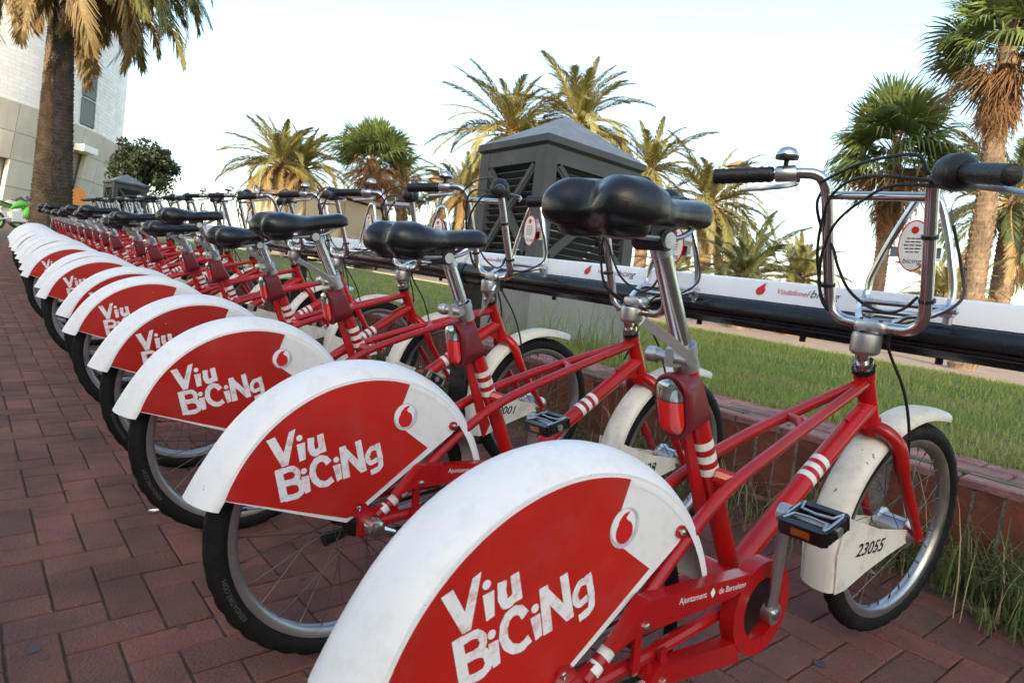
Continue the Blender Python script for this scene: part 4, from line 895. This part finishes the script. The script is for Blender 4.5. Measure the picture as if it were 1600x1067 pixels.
def palm(name, label, base, h, crown_r, kind, r0, r1, matn, nf=46, dead=.2, seed=1, row=.12, nper=11, proud=.03, lean=(0, 0), scales=True, spread=(-45, 82), group='palm trees beyond the lawn', green='g', skirt=20, curve=0., axis=None, bmax=5):
    rs = random.Random(seed)
    root = bpy.data.objects.new(name, None); COL.objects.link(root)
    root.matrix_world = Matrix.Translation(base) @ TILT @ Matrix.Rotation(math.radians(lean[0]), 4, 'Y') @ Matrix.Rotation(math.radians(lean[1]), 4, 'X')
    if axis: root.matrix_world = Matrix.Translation(base) @ Vector((0, 0, 1)).rotation_difference(Vector(axis)).to_matrix().to_4x4()
    tag(root, label, 'palm tree', group)
    link('trunk', trunk_mesh(h, r0, r1, matn, row, nper, proud, curve, scales=scales), root)
    if kind == 'date':
        nf = int(nf*1.3)
        for i in range(nf):
            t = (i+.5)/nf; el = spread[1]+(spread[0]-spread[1])*t**.85+rs.uniform(-6, 6); az = i*2.39996+rs.uniform(-.25, .25)
            isdead = t > 1-dead; me = rs.choice(DF['d' if isdead else green][(0 if t < .3 else 1):(min(3, bmax) if t < .4 else bmax)])
            L = crown_r*1.25*rs.uniform(.85, 1.1)*(.8 if t < .15 else 1)
            z0 = h-.12+.12*(1-t)
            link('frond', me, root, Matrix.Translation((curve, 0, z0)) @ Matrix.Rotation(az, 4, 'Z') @ Matrix.Rotation(-math.radians(el), 4, 'Y') @ Matrix.Rotation(rs.uniform(-.5, .5), 4, 'X') @ Matrix.Diagonal((L, L, L, 1)))
    else:
        nf = int(nf*1.5)
        for i in range(nf):
            t = (i+.5)/nf; el = 85-125*t+rs.uniform(-8, 8); az = i*2.39996+rs.uniform(-.3, .3)
            me = rs.choice(FLf[:2] if t < .35 else FLf[1:]); L = crown_r*rs.uniform(.7, 1.0)
            if t > 1-dead: me = rs.choice(FLd)
            link('leaf', me, root, Matrix.Translation((curve, 0, h-.05-.25*t)) @ Matrix.Rotation(az, 4, 'Z') @ Matrix.Rotation(-math.radians(el), 4, 'Y') @ Matrix.Rotation(rs.uniform(-.6, .6), 4, 'X') @ Matrix.Diagonal((L, L, L, 1)))
        for i in range(skirt):
            az = i*2.39996; el = -rs.uniform(66, 88); L = crown_r*rs.uniform(.6, .9)
            link('dead_leaf', rs.choice(FLd), root, Matrix.Translation((curve+.05*math.cos(az), .05*math.sin(az), h-.2-rs.uniform(0, .30)*crown_r)) @ Matrix.Rotation(az, 4, 'Z') @ Matrix.Rotation(-math.radians(el), 4, 'Y') @ Matrix.Rotation(rs.uniform(-.8, .8), 4, 'X') @ Matrix.Diagonal((L, L, L, 1)))
    return root
def gp(x, y): return (x, y, lawn_z(x) if x > .9 else 0)
palm('fan_palm', 'tall fan palm with hanging brown leaf skirt at the right edge', gp(9.54, 2.84), 4.62, 1.25, 'fan', .145, .115, 'trunk', 44, .25, 3, .08, 10, .022, skirt=44)
palm('fan_palm', 'fan palm with dark green crown behind the nearest handlebar', gp(12.40, 5.37), 3.95, 1.6, 'fan', .13, .11, 'trunk', 46, .2, 4, .08, 10, .02, skirt=24)
palm('date_palm', 'date palm half hidden behind the tall fan palm trunk', gp(21.19, 5.79), 4.59, 2.4, 'date', .28, .22, 'trunk', 38, .1, 5, green='k')
palm('date_palm', 'slender date palm standing just left of the nearest bell', gp(16.04, 12.10), 3.55, 2.1, 'date', .19, .17, 'trunk', 44, .1, 6, spread=(-55, 80))
palm('date_palm', 'date palm directly right of the grey kiosk roof', gp(18.52, 16.77), 5.28, 2.15, 'date', .24, .2, 'trunk', 40, .1, 7)
palm('date_palm', 'tall date palm rising behind the kiosk roof peak', gp(17.09, 19.50), 6.87, 2.55, 'date', .26, .22, 'trunk', 46, .1, 8, spread=(-35, 84))
palm('date_palm', 'broad date palm behind the left side of the kiosk', gp(15.75, 22.01), 6.36, 2.8, 'date', .28, .24, 'trunk', 48, .12, 9)
palm('date_palm', 'low yellowing date palm at the left edge of the kiosk', gp(16.12, 25.70), 3.99, 2.2, 'date', .26, .22, 'trunk', 36, .4, 10)
palm('fan_palm', 'bushy fan palm with thick brown skirt above the pavilion end', gp(10.40, 23.27), 4.06, 2.0, 'fan', .30, .26, 'trunk', 60, .42, 11, skirt=80)
palm('date_palm', 'small date palm peeking out right of the bushy fan palm', gp(14.35, 27.94), 4.26, 1.7, 'date', .2, .2, 'trunk', 30, .1, 12, green='k')
palm('date_palm', 'wide date palm over the left end of the pavilion', gp(9.43, 30.23), 4.02, 2.3, 'date', .28, .26, 'trunk', 44, .3, 13, spread=(-40, 82))
palm('date_palm', 'twin date palm leaning over the middle of the pavilion', gp(10.68, 30.82), 4.11, 2.2, 'date', .28, .26, 'trunk', 40, .3, 14, spread=(-40, 82))
palm('young_palm', 'low green palm left of the slender date palm trunk foot', gp(14.08, 11.72), 1.25, 1.1, 'date', .16, .15, 'trunk', 24, 0, 15, spread=(5, 80))
palm('young_palm', 'wide low green palm under the nearest handlebar left grip', gp(11.86, 7.96), 1.15, 1.35, 'date', .22, .2, 'trunk', 34, 0, 16, spread=(0, 80), green='k')
palm('young_palm', 'low green palm showing through the nearest handlebar frame', gp(13.28, 7.48), 1.36, 1.05, 'date', .22, .2, 'trunk', 30, 0, 17, spread=(0, 80))
palm('young_palm', 'low green palm between the two right hand fan palms', gp(14.45, 4.83), 1.31, 1.05, 'date', .22, .2, 'trunk', 30, 0, 18, spread=(0, 80))
palm('date_palm', 'huge dark trunked palm at the far end of the bicycle row', (-.127, 13.84, 0), 6.15, 2.35, 'date', .150, .140, 'trunkshaded', 120, .14, 19, .06, 12, .018, bmax=4, spread=(-48, 80), group='palms by the curved building', axis=(.015, 0, 1))
palm('date_palm', 'brown trunked palm right behind the huge dark trunk', (-.306, 16.36, 0), 7.0, 2.2, 'date', .185, .14, 'trunk', 44, .2, 20, .06, 12, .018, spread=(-35, 80), group='palms by the curved building', axis=(.088, -.008, 1))

# ------------------------------------------------------------------ broadleaf tree
root = bpy.data.objects.new('broadleaf_tree', None); COL.objects.link(root); root.matrix_world = Matrix.Translation((4.48, 32.69, .02)) @ TILT
tag(root, 'round dark green broadleaf tree behind the distant kiosk', 'tree')
b = MB(); b.tube(catmull([(0, 0, -.2), (.05, 0, .8), (0, .05, 1.6), (.1, 0, 2.5)], 4), [.14]*6+[.10]*4+[.06]*3, 8)
for a in range(7): b.tube(catmull([(0, 0, 1.3+.1*a), (.45*math.cos(a*1.9), .45*math.sin(a*1.9), 1.9+.12*a), (.95*math.cos(a*1.9), .95*math.sin(a*1.9), 2.4+.1*a)], 3), [.05]*3+[.03]*3+[.012], 6)
link('trunk', b.mesh('trunk', 'bark'), root)
cl = []
for i in range(110):
    v = rng.normal(size=3); v /= np.linalg.norm(v); cl.append((v*np.array([1.45, 1.45, 1.2])*rng.uniform(.25, .95)+np.array([0, 0, 2.85]), rng.uniform(.25, .5)))
Vs = []; Fs = []; c = 0
for cc, r in cl:
    for i in range(120):
        v = rng.normal(size=3); v /= np.linalg.norm(v); p = cc+v*r*rng.uniform(.5, 1); a = rng.normal(size=3); a /= np.linalg.norm(a); q = np.cross(a, v); q /= np.linalg.norm(q)+1e-9; s = rng.uniform(.05, .10)
        Vs += [p-a*s, p+q*s*.5, p+a*s, p-q*s*.5]; Fs.append((c, c+1, c+2, c+3)); c += 4
link('crown', npmesh('crown', Vs, Fs, 'leaf'), root)

# ------------------------------------------------------------------ curved building
BD = 54.; azc = math.radians(8.75)-math.asin(15/BD); BC = Vector((CC.x+BD*math.sin(azc), CC.y+BD*math.cos(azc), 0)); BR = 15.
root = bpy.data.objects.new('curved_building', None); COL.objects.link(root); root.matrix_world = Matrix.Translation(BC) @ TILT @ Matrix.Rotation(math.atan2(CC.y-BC.y, CC.x-BC.x), 4, 'Z')
tag(root, 'round building with white tiled top above beige concrete panels', 'building')
def bp_(a, r, z): return (r*math.cos(a), r*math.sin(a), z)
ZT = 5.8
def rlow(z): return BR-.9*max(0, 1-z/ZT)
WIN = [(.765, .845)]                       # angular slot of the window and the door recess
core = MB(); NA = 120
core.loft([[bp_(2*math.pi*j/NA, r, z) for j in range(NA)] for z, r in ((-1, BR-1.5), (ZT-.02, BR-.5), (ZT-.01, BR+.002), (16, BR+.002))]); link('core_wall', core.mesh('core_wall', 'tile'), root)
rows = [-.7, .55, 1.85, 3.15, 4.45, ZT]
da = .145
for ri, (z0, z1) in enumerate(zip(rows, rows[1:])):
    a = -.05-.02
    while a < 1.66:
        a1 = a+da
        segs = [(a, a1)]
        for w0, w1 in WIN:
            if ri < 4 and ri >= 0: segs = [s for q in segs for s in ([(q[0], min(q[1], w0)), (max(q[0], w1), q[1])] if q[0] < w1 and q[1] > w0 else [q]) if s[1]-s[0] > .01]
        for s0, s1 in segs:
            if ri < 3 and .2 < (s0+s1)/2 < .52: continue
            b = MB(); n = 4; pts = [s0+.0012+(s1-s0-.0024)*i/n for i in range(n+1)]
            b.loft([[bp_(q, rlow(z0)-.25, z0+.012), bp_(q, rlow(z0), z0+.012), bp_(q, rlow(z1), z1-.012), bp_(q, rlow(z1)-.25, z1-.012)] for q in pts]); link('concrete_panel', b.mesh('concrete_panel', 'concrete', 0), root)
        a = a1
Vs = []; Fs = []; c = 0; th = .21; z = ZT+.02; k = 0
while z < 15.5:
    w = .62/BR; a = -.2+(k % 2)*w/2
    while a < 1.7:
        s0, s1 = a+.0003, a+w-.0003
        if not any(s0 < w1 and s1 > w0 for w0, w1 in WIN) or not (ZT < z < 9.2):
            am = (s0+s1)/2
            for q in (s0, am, s1):
                for zz in (z+.005, z+th-.005):
                    Vs.append(bp_(q, BR+.016, zz)); Vs.append(bp_(q, BR-.2, zz))
            Fs += [(c, c+4, c+6, c+2), (c+4, c+8, c+10, c+6), (c+2, c+6, c+7, c+3), (c+6, c+10, c+11, c+7), (c, c+1, c+5, c+4), (c+4, c+5, c+9, c+8), (c, c+2, c+3, c+1), (c+8, c+9, c+11, c+10)]; c += 12
        a += w
    z += th; k += 1
stuff(link('wall_tiles', npmesh('wall_tiles', Vs, Fs, 'tile'), root))
w0, w1 = WIN[0]; wm = (w0+w1)/2
for z0, z1 in ((5.95, 7.3), (7.45, 9.2)):
    b = MB(); b.add([bp_(w0, BR+.03, z0), bp_(w1, BR+.03, z0), bp_(w1, BR+.03, z1), bp_(w0, BR+.03, z1)], [(0, 1, 2, 3)]); wdo = link('window', b.mesh('window', 'glass', 0), root)
    b = MB()
    for a in (w0, w1): b.tube([bp_(a, BR, z0), bp_(a, BR, z1)], .06, 4)
    for zz in (z0, z1): b.tube([bp_(w0, BR, zz), bp_(w1, BR, zz)], .06, 4)
    link('frame', b.mesh('frame', 'frame', 0), wdo)
b = MB(); b.add([bp_(w0, BR-1.2, 0), bp_(w1, BR-1.2, 0), bp_(w1, BR-.6, 4.5), bp_(w0, BR-.6, 4.5)], [(0, 1, 2, 3)]); link('doorway', b.mesh('doorway', 'cream', 0), root)
b = MB(); b.loft([[bp_(a, BR-.4, z) for z in (4.5, 4.85)]+[bp_(a, BR+.35, z) for z in (4.85, 4.5)] for a in (w0-.004, wm, w1+.004)]); link('door_canopy', b.mesh('door_canopy', 'tile', 0), root)
b = MB(); b.add([bp_(.2, BR-1.2, -.7), bp_(.51, BR-1.2, -.7), bp_(.51, BR-.8, 3.15), bp_(.2, BR-.8, 3.15)], [(0, 1, 2, 3)]); link('shutter', b.mesh('shutter', 'cream', 0), root)
b = MB(); b.tube([bp_(1.28, BR-.3, 4.6), bp_(1.28, BR+1.2, 4.65)], .05, 6); link('roof_spout', b.mesh('roof_spout', 'concrete', 0), root)

# ------------------------------------------------------------------ pavilion, pylons, lamp post, sign
root = bpy.data.objects.new('beach_pavilion', None); COL.objects.link(root); root.matrix_world = Matrix.Translation((8.2, 22.7, lawn_z(8.2))) @ TILT @ Matrix.Rotation(math.radians(-65), 4, 'Z')
tag(root, 'low flat roofed timber pavilion under the date palms', 'pavilion')
L_, D_ = 4.0, 2.2
b = MB(); b.box((0, 0, 2.15), (L_+.4, D_+.4, .08)); b.box((0, 0, 2.225), (L_+.25, D_+.25, .05)); link('roof', b.mesh('roof', 'timber', 0), root)
for sx in np.linspace(-L_/2, L_/2, 6):
    for sy in (-D_/2, D_/2): b = MB(); b.box((sx, sy, 1.05), (.10, .10, 2.1)); link('post', b.mesh('post', 'timber', 0), root)
for i in range(5):
    for sy in (-D_/2, D_/2): b = MB(); b.box((-L_/2+L_/5*(i+.5), sy, 1.05), (L_/5-.11, .05, 2.0)); link('wall_panel', b.mesh('wall_panel', 'cream', 0), root)
for sx in (-1, 1): b = MB(); b.box((sx*L_/2, 0, 1.05), (.05, D_-.11, 2.0)); link('wall_panel', b.mesh('wall_panel', 'cream', 0), root)
def pylon(base, h, w, label):
    root = bpy.data.objects.new('lattice_tower', None); COL.objects.link(root); root.matrix_world = Matrix.Translation(base) @ TILT; tag(root, label, 'tower', 'lattice towers behind the palms')
    for sx in (-1, 1):
        for sy in (-1, 1): b = MB(); b.tube([(sx*w, sy*w, -.2), (sx*w*.85, sy*w*.85, h)], .03, 6); link('leg', b.mesh('leg', 'timber'), root)
    b = MB(); n = int(h/.6)
    for i in range(n):
        z0, z1 = i*h/n, (i+1)*h/n; k = .95
        for (a0, a1) in (((-1, -1), (1, -1)), ((1, -1), (1, 1)), ((1, 1), (-1, 1)), ((-1, 1), (-1, -1))):
            b.tube([(a0[0]*w*k, a0[1]*w*k, z0), (a1[0]*w*k, a1[1]*w*k, z1)], .016, 4); b.tube([(a0[0]*w*k, a0[1]*w*k, z1), (a1[0]*w*k, a1[1]*w*k, z1)], .016, 4)
    link('bracing', b.mesh('bracing', 'timber'), root)
    b = MB(); b.box((0, 0, h+.05), (w*3, w*3, .10)); b.box((0, 0, h+.3), (w*2.2, w*2.2, .4)); b.add([(sx*w*1.6, sy*w*1.6, h+.5) for sx, sy in ((-1, -1), (1, -1), (1, 1), (-1, 1))]+[(0, 0, h+.8)], [(0, 1, 4), (1, 2, 4), (2, 3, 4), (3, 0, 4), (3, 2, 1, 0)]); link('cap', b.mesh('cap', 'timber', 0), root)
pylon(gp(21.21, 14.77), 5.3, .28, 'timber lattice tower behind the slender date palm')
pylon(gp(18.24, 31.35), 4.6, .30, 'timber lattice tower top left of the kiosk among palm fronds')
root = bpy.data.objects.new('lamp_post', None); COL.objects.link(root); root.matrix_world = Matrix.Translation(gp(56.1, 14.45)) @ TILT; tag(root, 'pale distant lamp post at the right edge of the view', 'lamp post')
b = MB(); b.tube([(0, 0, -.3), (0, 0, 5.2)], [.10, .06], 8); link('pole', b.mesh('pole', 'silver'), root); b = MB(); b.loft([[(.25*k*math.cos(a), .25*k*math.sin(a), z) for a in [i*.785 for i in range(8)]] for z, k in ((5.2, .4), (5.3, 1.4), (5.45, 1.2), (5.6, .3))]); link('lamp_head', b.mesh('lamp_head', 'silver'), root)
root = bpy.data.objects.new('rounded_sign', None); COL.objects.link(root); root.matrix_world = Matrix.Translation((.32, 16.24, 0)) @ TILT; tag(root, 'orange round topped sign board beside the dark palm trunk', 'sign')
b = MB(); b.prism([(-.14, .75), (.14, .75)]+[(.14*math.cos(math.radians(a)), 1.15+.14*math.sin(math.radians(a))) for a in range(0, 181, 15)], -.015, .015); link('board', b.mesh('board', 'orange', 0), root)
b = MB(); b.tube([(0, .03, -.1), (0, .03, 1.1)], .025, 8); link('pole', b.mesh('pole', 'silver'), root)

# ------------------------------------------------------------------ parked motorcycles
def moto(base, rot, label, paint):
    root = bpy.data.objects.new('motorcycle', None); COL.objects.link(root); root.matrix_world = Matrix.Translation(base) @ Matrix.Rotation(math.radians(rot), 4, 'Z') @ Matrix.Rotation(math.radians(-8), 4, 'X')
    tag(root, label, 'motorcycle', 'motorcycles parked beyond the row')
    for x in (-.68, .70):
        b = MB(); vs = []; n, m = 32, 8
        b.lathe([(.24, -.05), (.29, -.055), (.315, -.03), (.32, 0), (.315, .03), (.29, .055), (.24, .05)], (x, 0, .32), (0, 1, 0), 32, closed=True); w_ = link('wheel', b.mesh('wheel', 'rubber'), root)
        b = MB(); b.lathe([(.25, -.035), (.21, -.03), (.21, .03), (.25, .035)], (x, 0, .32), (0, 1, 0), 28, closed=True); b.lathe([(.05, -.07), (.05, .07)], (x, 0, .32), (0, 1, 0), 12)
        for i in range(6): b.tube([(x+.04*math.cos(i*1.047), 0, .32+.04*math.sin(i*1.047)), (x+.22*math.cos(i*1.047), 0, .32+.22*math.sin(i*1.047))], .016, 5)
        link('rim', b.mesh('rim', paint), w_)
    b = MB(); b.loft([[(x, w*math.copysign(abs(math.cos(a))**.7, math.cos(a)), z+h*math.sin(a)) for a in [i*math.pi/8 for i in range(16)]] for x, z, w, h in ((-.2, .72, .10, .06), (-.05, .82, .15, .11), (.15, .88, .17, .13), (.35, .86, .14, .11), (.42, .84, .06, .06))]); link('fuel_tank', b.mesh('fuel_tank', paint), root)
    b = MB(); b.loft([[(x, w*math.copysign(abs(math.cos(a))**.6, math.cos(a)), z+h*math.sin(a)) for a in [i*math.pi/8 for i in range(16)]] for x, z, w, h in ((.10, .45, .15, .10), (.25, .58, .19, .24), (.45, .70, .19, .27), (.65, .80, .17, .19), (.82, .80, .10, .10), (.88, .78, .03, .04))]); link('fairing', b.mesh('fairing', paint), root)
    b = MB(); b.loft([[(x, w*math.cos(a), z+h*math.sin(a)) for a in [i*math.pi/6 for i in range(12)]] for x, z, w, h in ((-.92, 1.0, .03, .02), (-.75, .95, .09, .06), (-.45, .85, .12, .06), (-.2, .78, .10, .06))]); link('tail_fairing', b.mesh('tail_fairing', paint), root)
    b = MB(); b.loft([[(x, w*math.cos(a), z+h*math.sin(a)) for a in [i*math.pi/6 for i in range(12)]] for x, z, w, h in ((-.80, 1.02, .06, .03), (-.6, .97, .11, .04), (-.35, .87, .13, .05), (-.15, .83, .09, .04))]); link('seat', b.mesh('seat', 'vinyl'), root)
    b = MB(); b.box((.0, 0, .45), (.42, .28, .32)); b.tube([(.1, .12, .28), (-.3, .16, .30), (-.7, .18, .5)], [.03, .04, .06], 8); link('engine', b.mesh('engine', 'silver', 0), root)
    for s in (-1, 1):
        b = MB(); b.tube([(.70, s*.09, .32), (.48, s*.09, .92)], .028, 8); link('fork_leg', b.mesh('fork_leg', 'silver'), root); b = MB(); b.tube([(.48, s*.1, .93), (.38, s*.33, .92)], .016, 6); b.tube([(.62, s*.14, .98), (.58, s*.28, 1.08)], .01, 5); b.box((.57, s*.31, 1.10), (.03, .14, .08)); link('handlebar', b.mesh('handlebar', 'grip'), root)
    b = MB(); b.loft([[(x, w*math.cos(a), z+h*math.sin(a)) for a in [i*math.pi/6 for i in range(7)]] for x, z, w, h in ((.80, .86, .10, .03), (.66, .96, .14, .09), (.52, 1.02, .15, .14))], False, False, False); link('windscreen', b.mesh('windscreen', 'glass'), root)
    b = MB(); b.tube([(-.68, -.08, .32), (-.15, -.08, .42)], .03, 6); b.tube([(-.68, .08, .32), (-.15, .08, .42)], .03, 6); link('swing_arm', b.mesh('swing_arm', 'silver'), root)
moto((.0, 27.5, 0), 25, 'green sports motorcycle parked nearest the left edge', 'green')
moto((-.2, 29.4, 0), 25, 'grey motorcycle just behind the green one', 'silver')
moto((.75, 30.8, 0), 25, 'green and black motorcycle nearest the brown palm trunk', 'green')
# ------------------------------------------------------------------ unseen block, added and sized to keep the sun off the row
root = bpy.data.objects.new('added_shade_block', None); COL.objects.link(root); root.location = (-14, -20, 0)
tag(root, 'long pale unseen block added left of the camera to shade the row', 'building')
HB_ = 9.6
b = MB(); b.box((-3, 0, HB_/2), (6, 58, HB_)); link('wall', b.mesh('wall', 'render', 0), root)
for f in range(3):
    for i in range(24):
        b = MB(); b.box((.012, -27.5+i*2.35+.6, 1.6+f*3.0), (.03, 1.3, 1.7)); w_ = link('window', b.mesh('window', 'glass', 0), root)
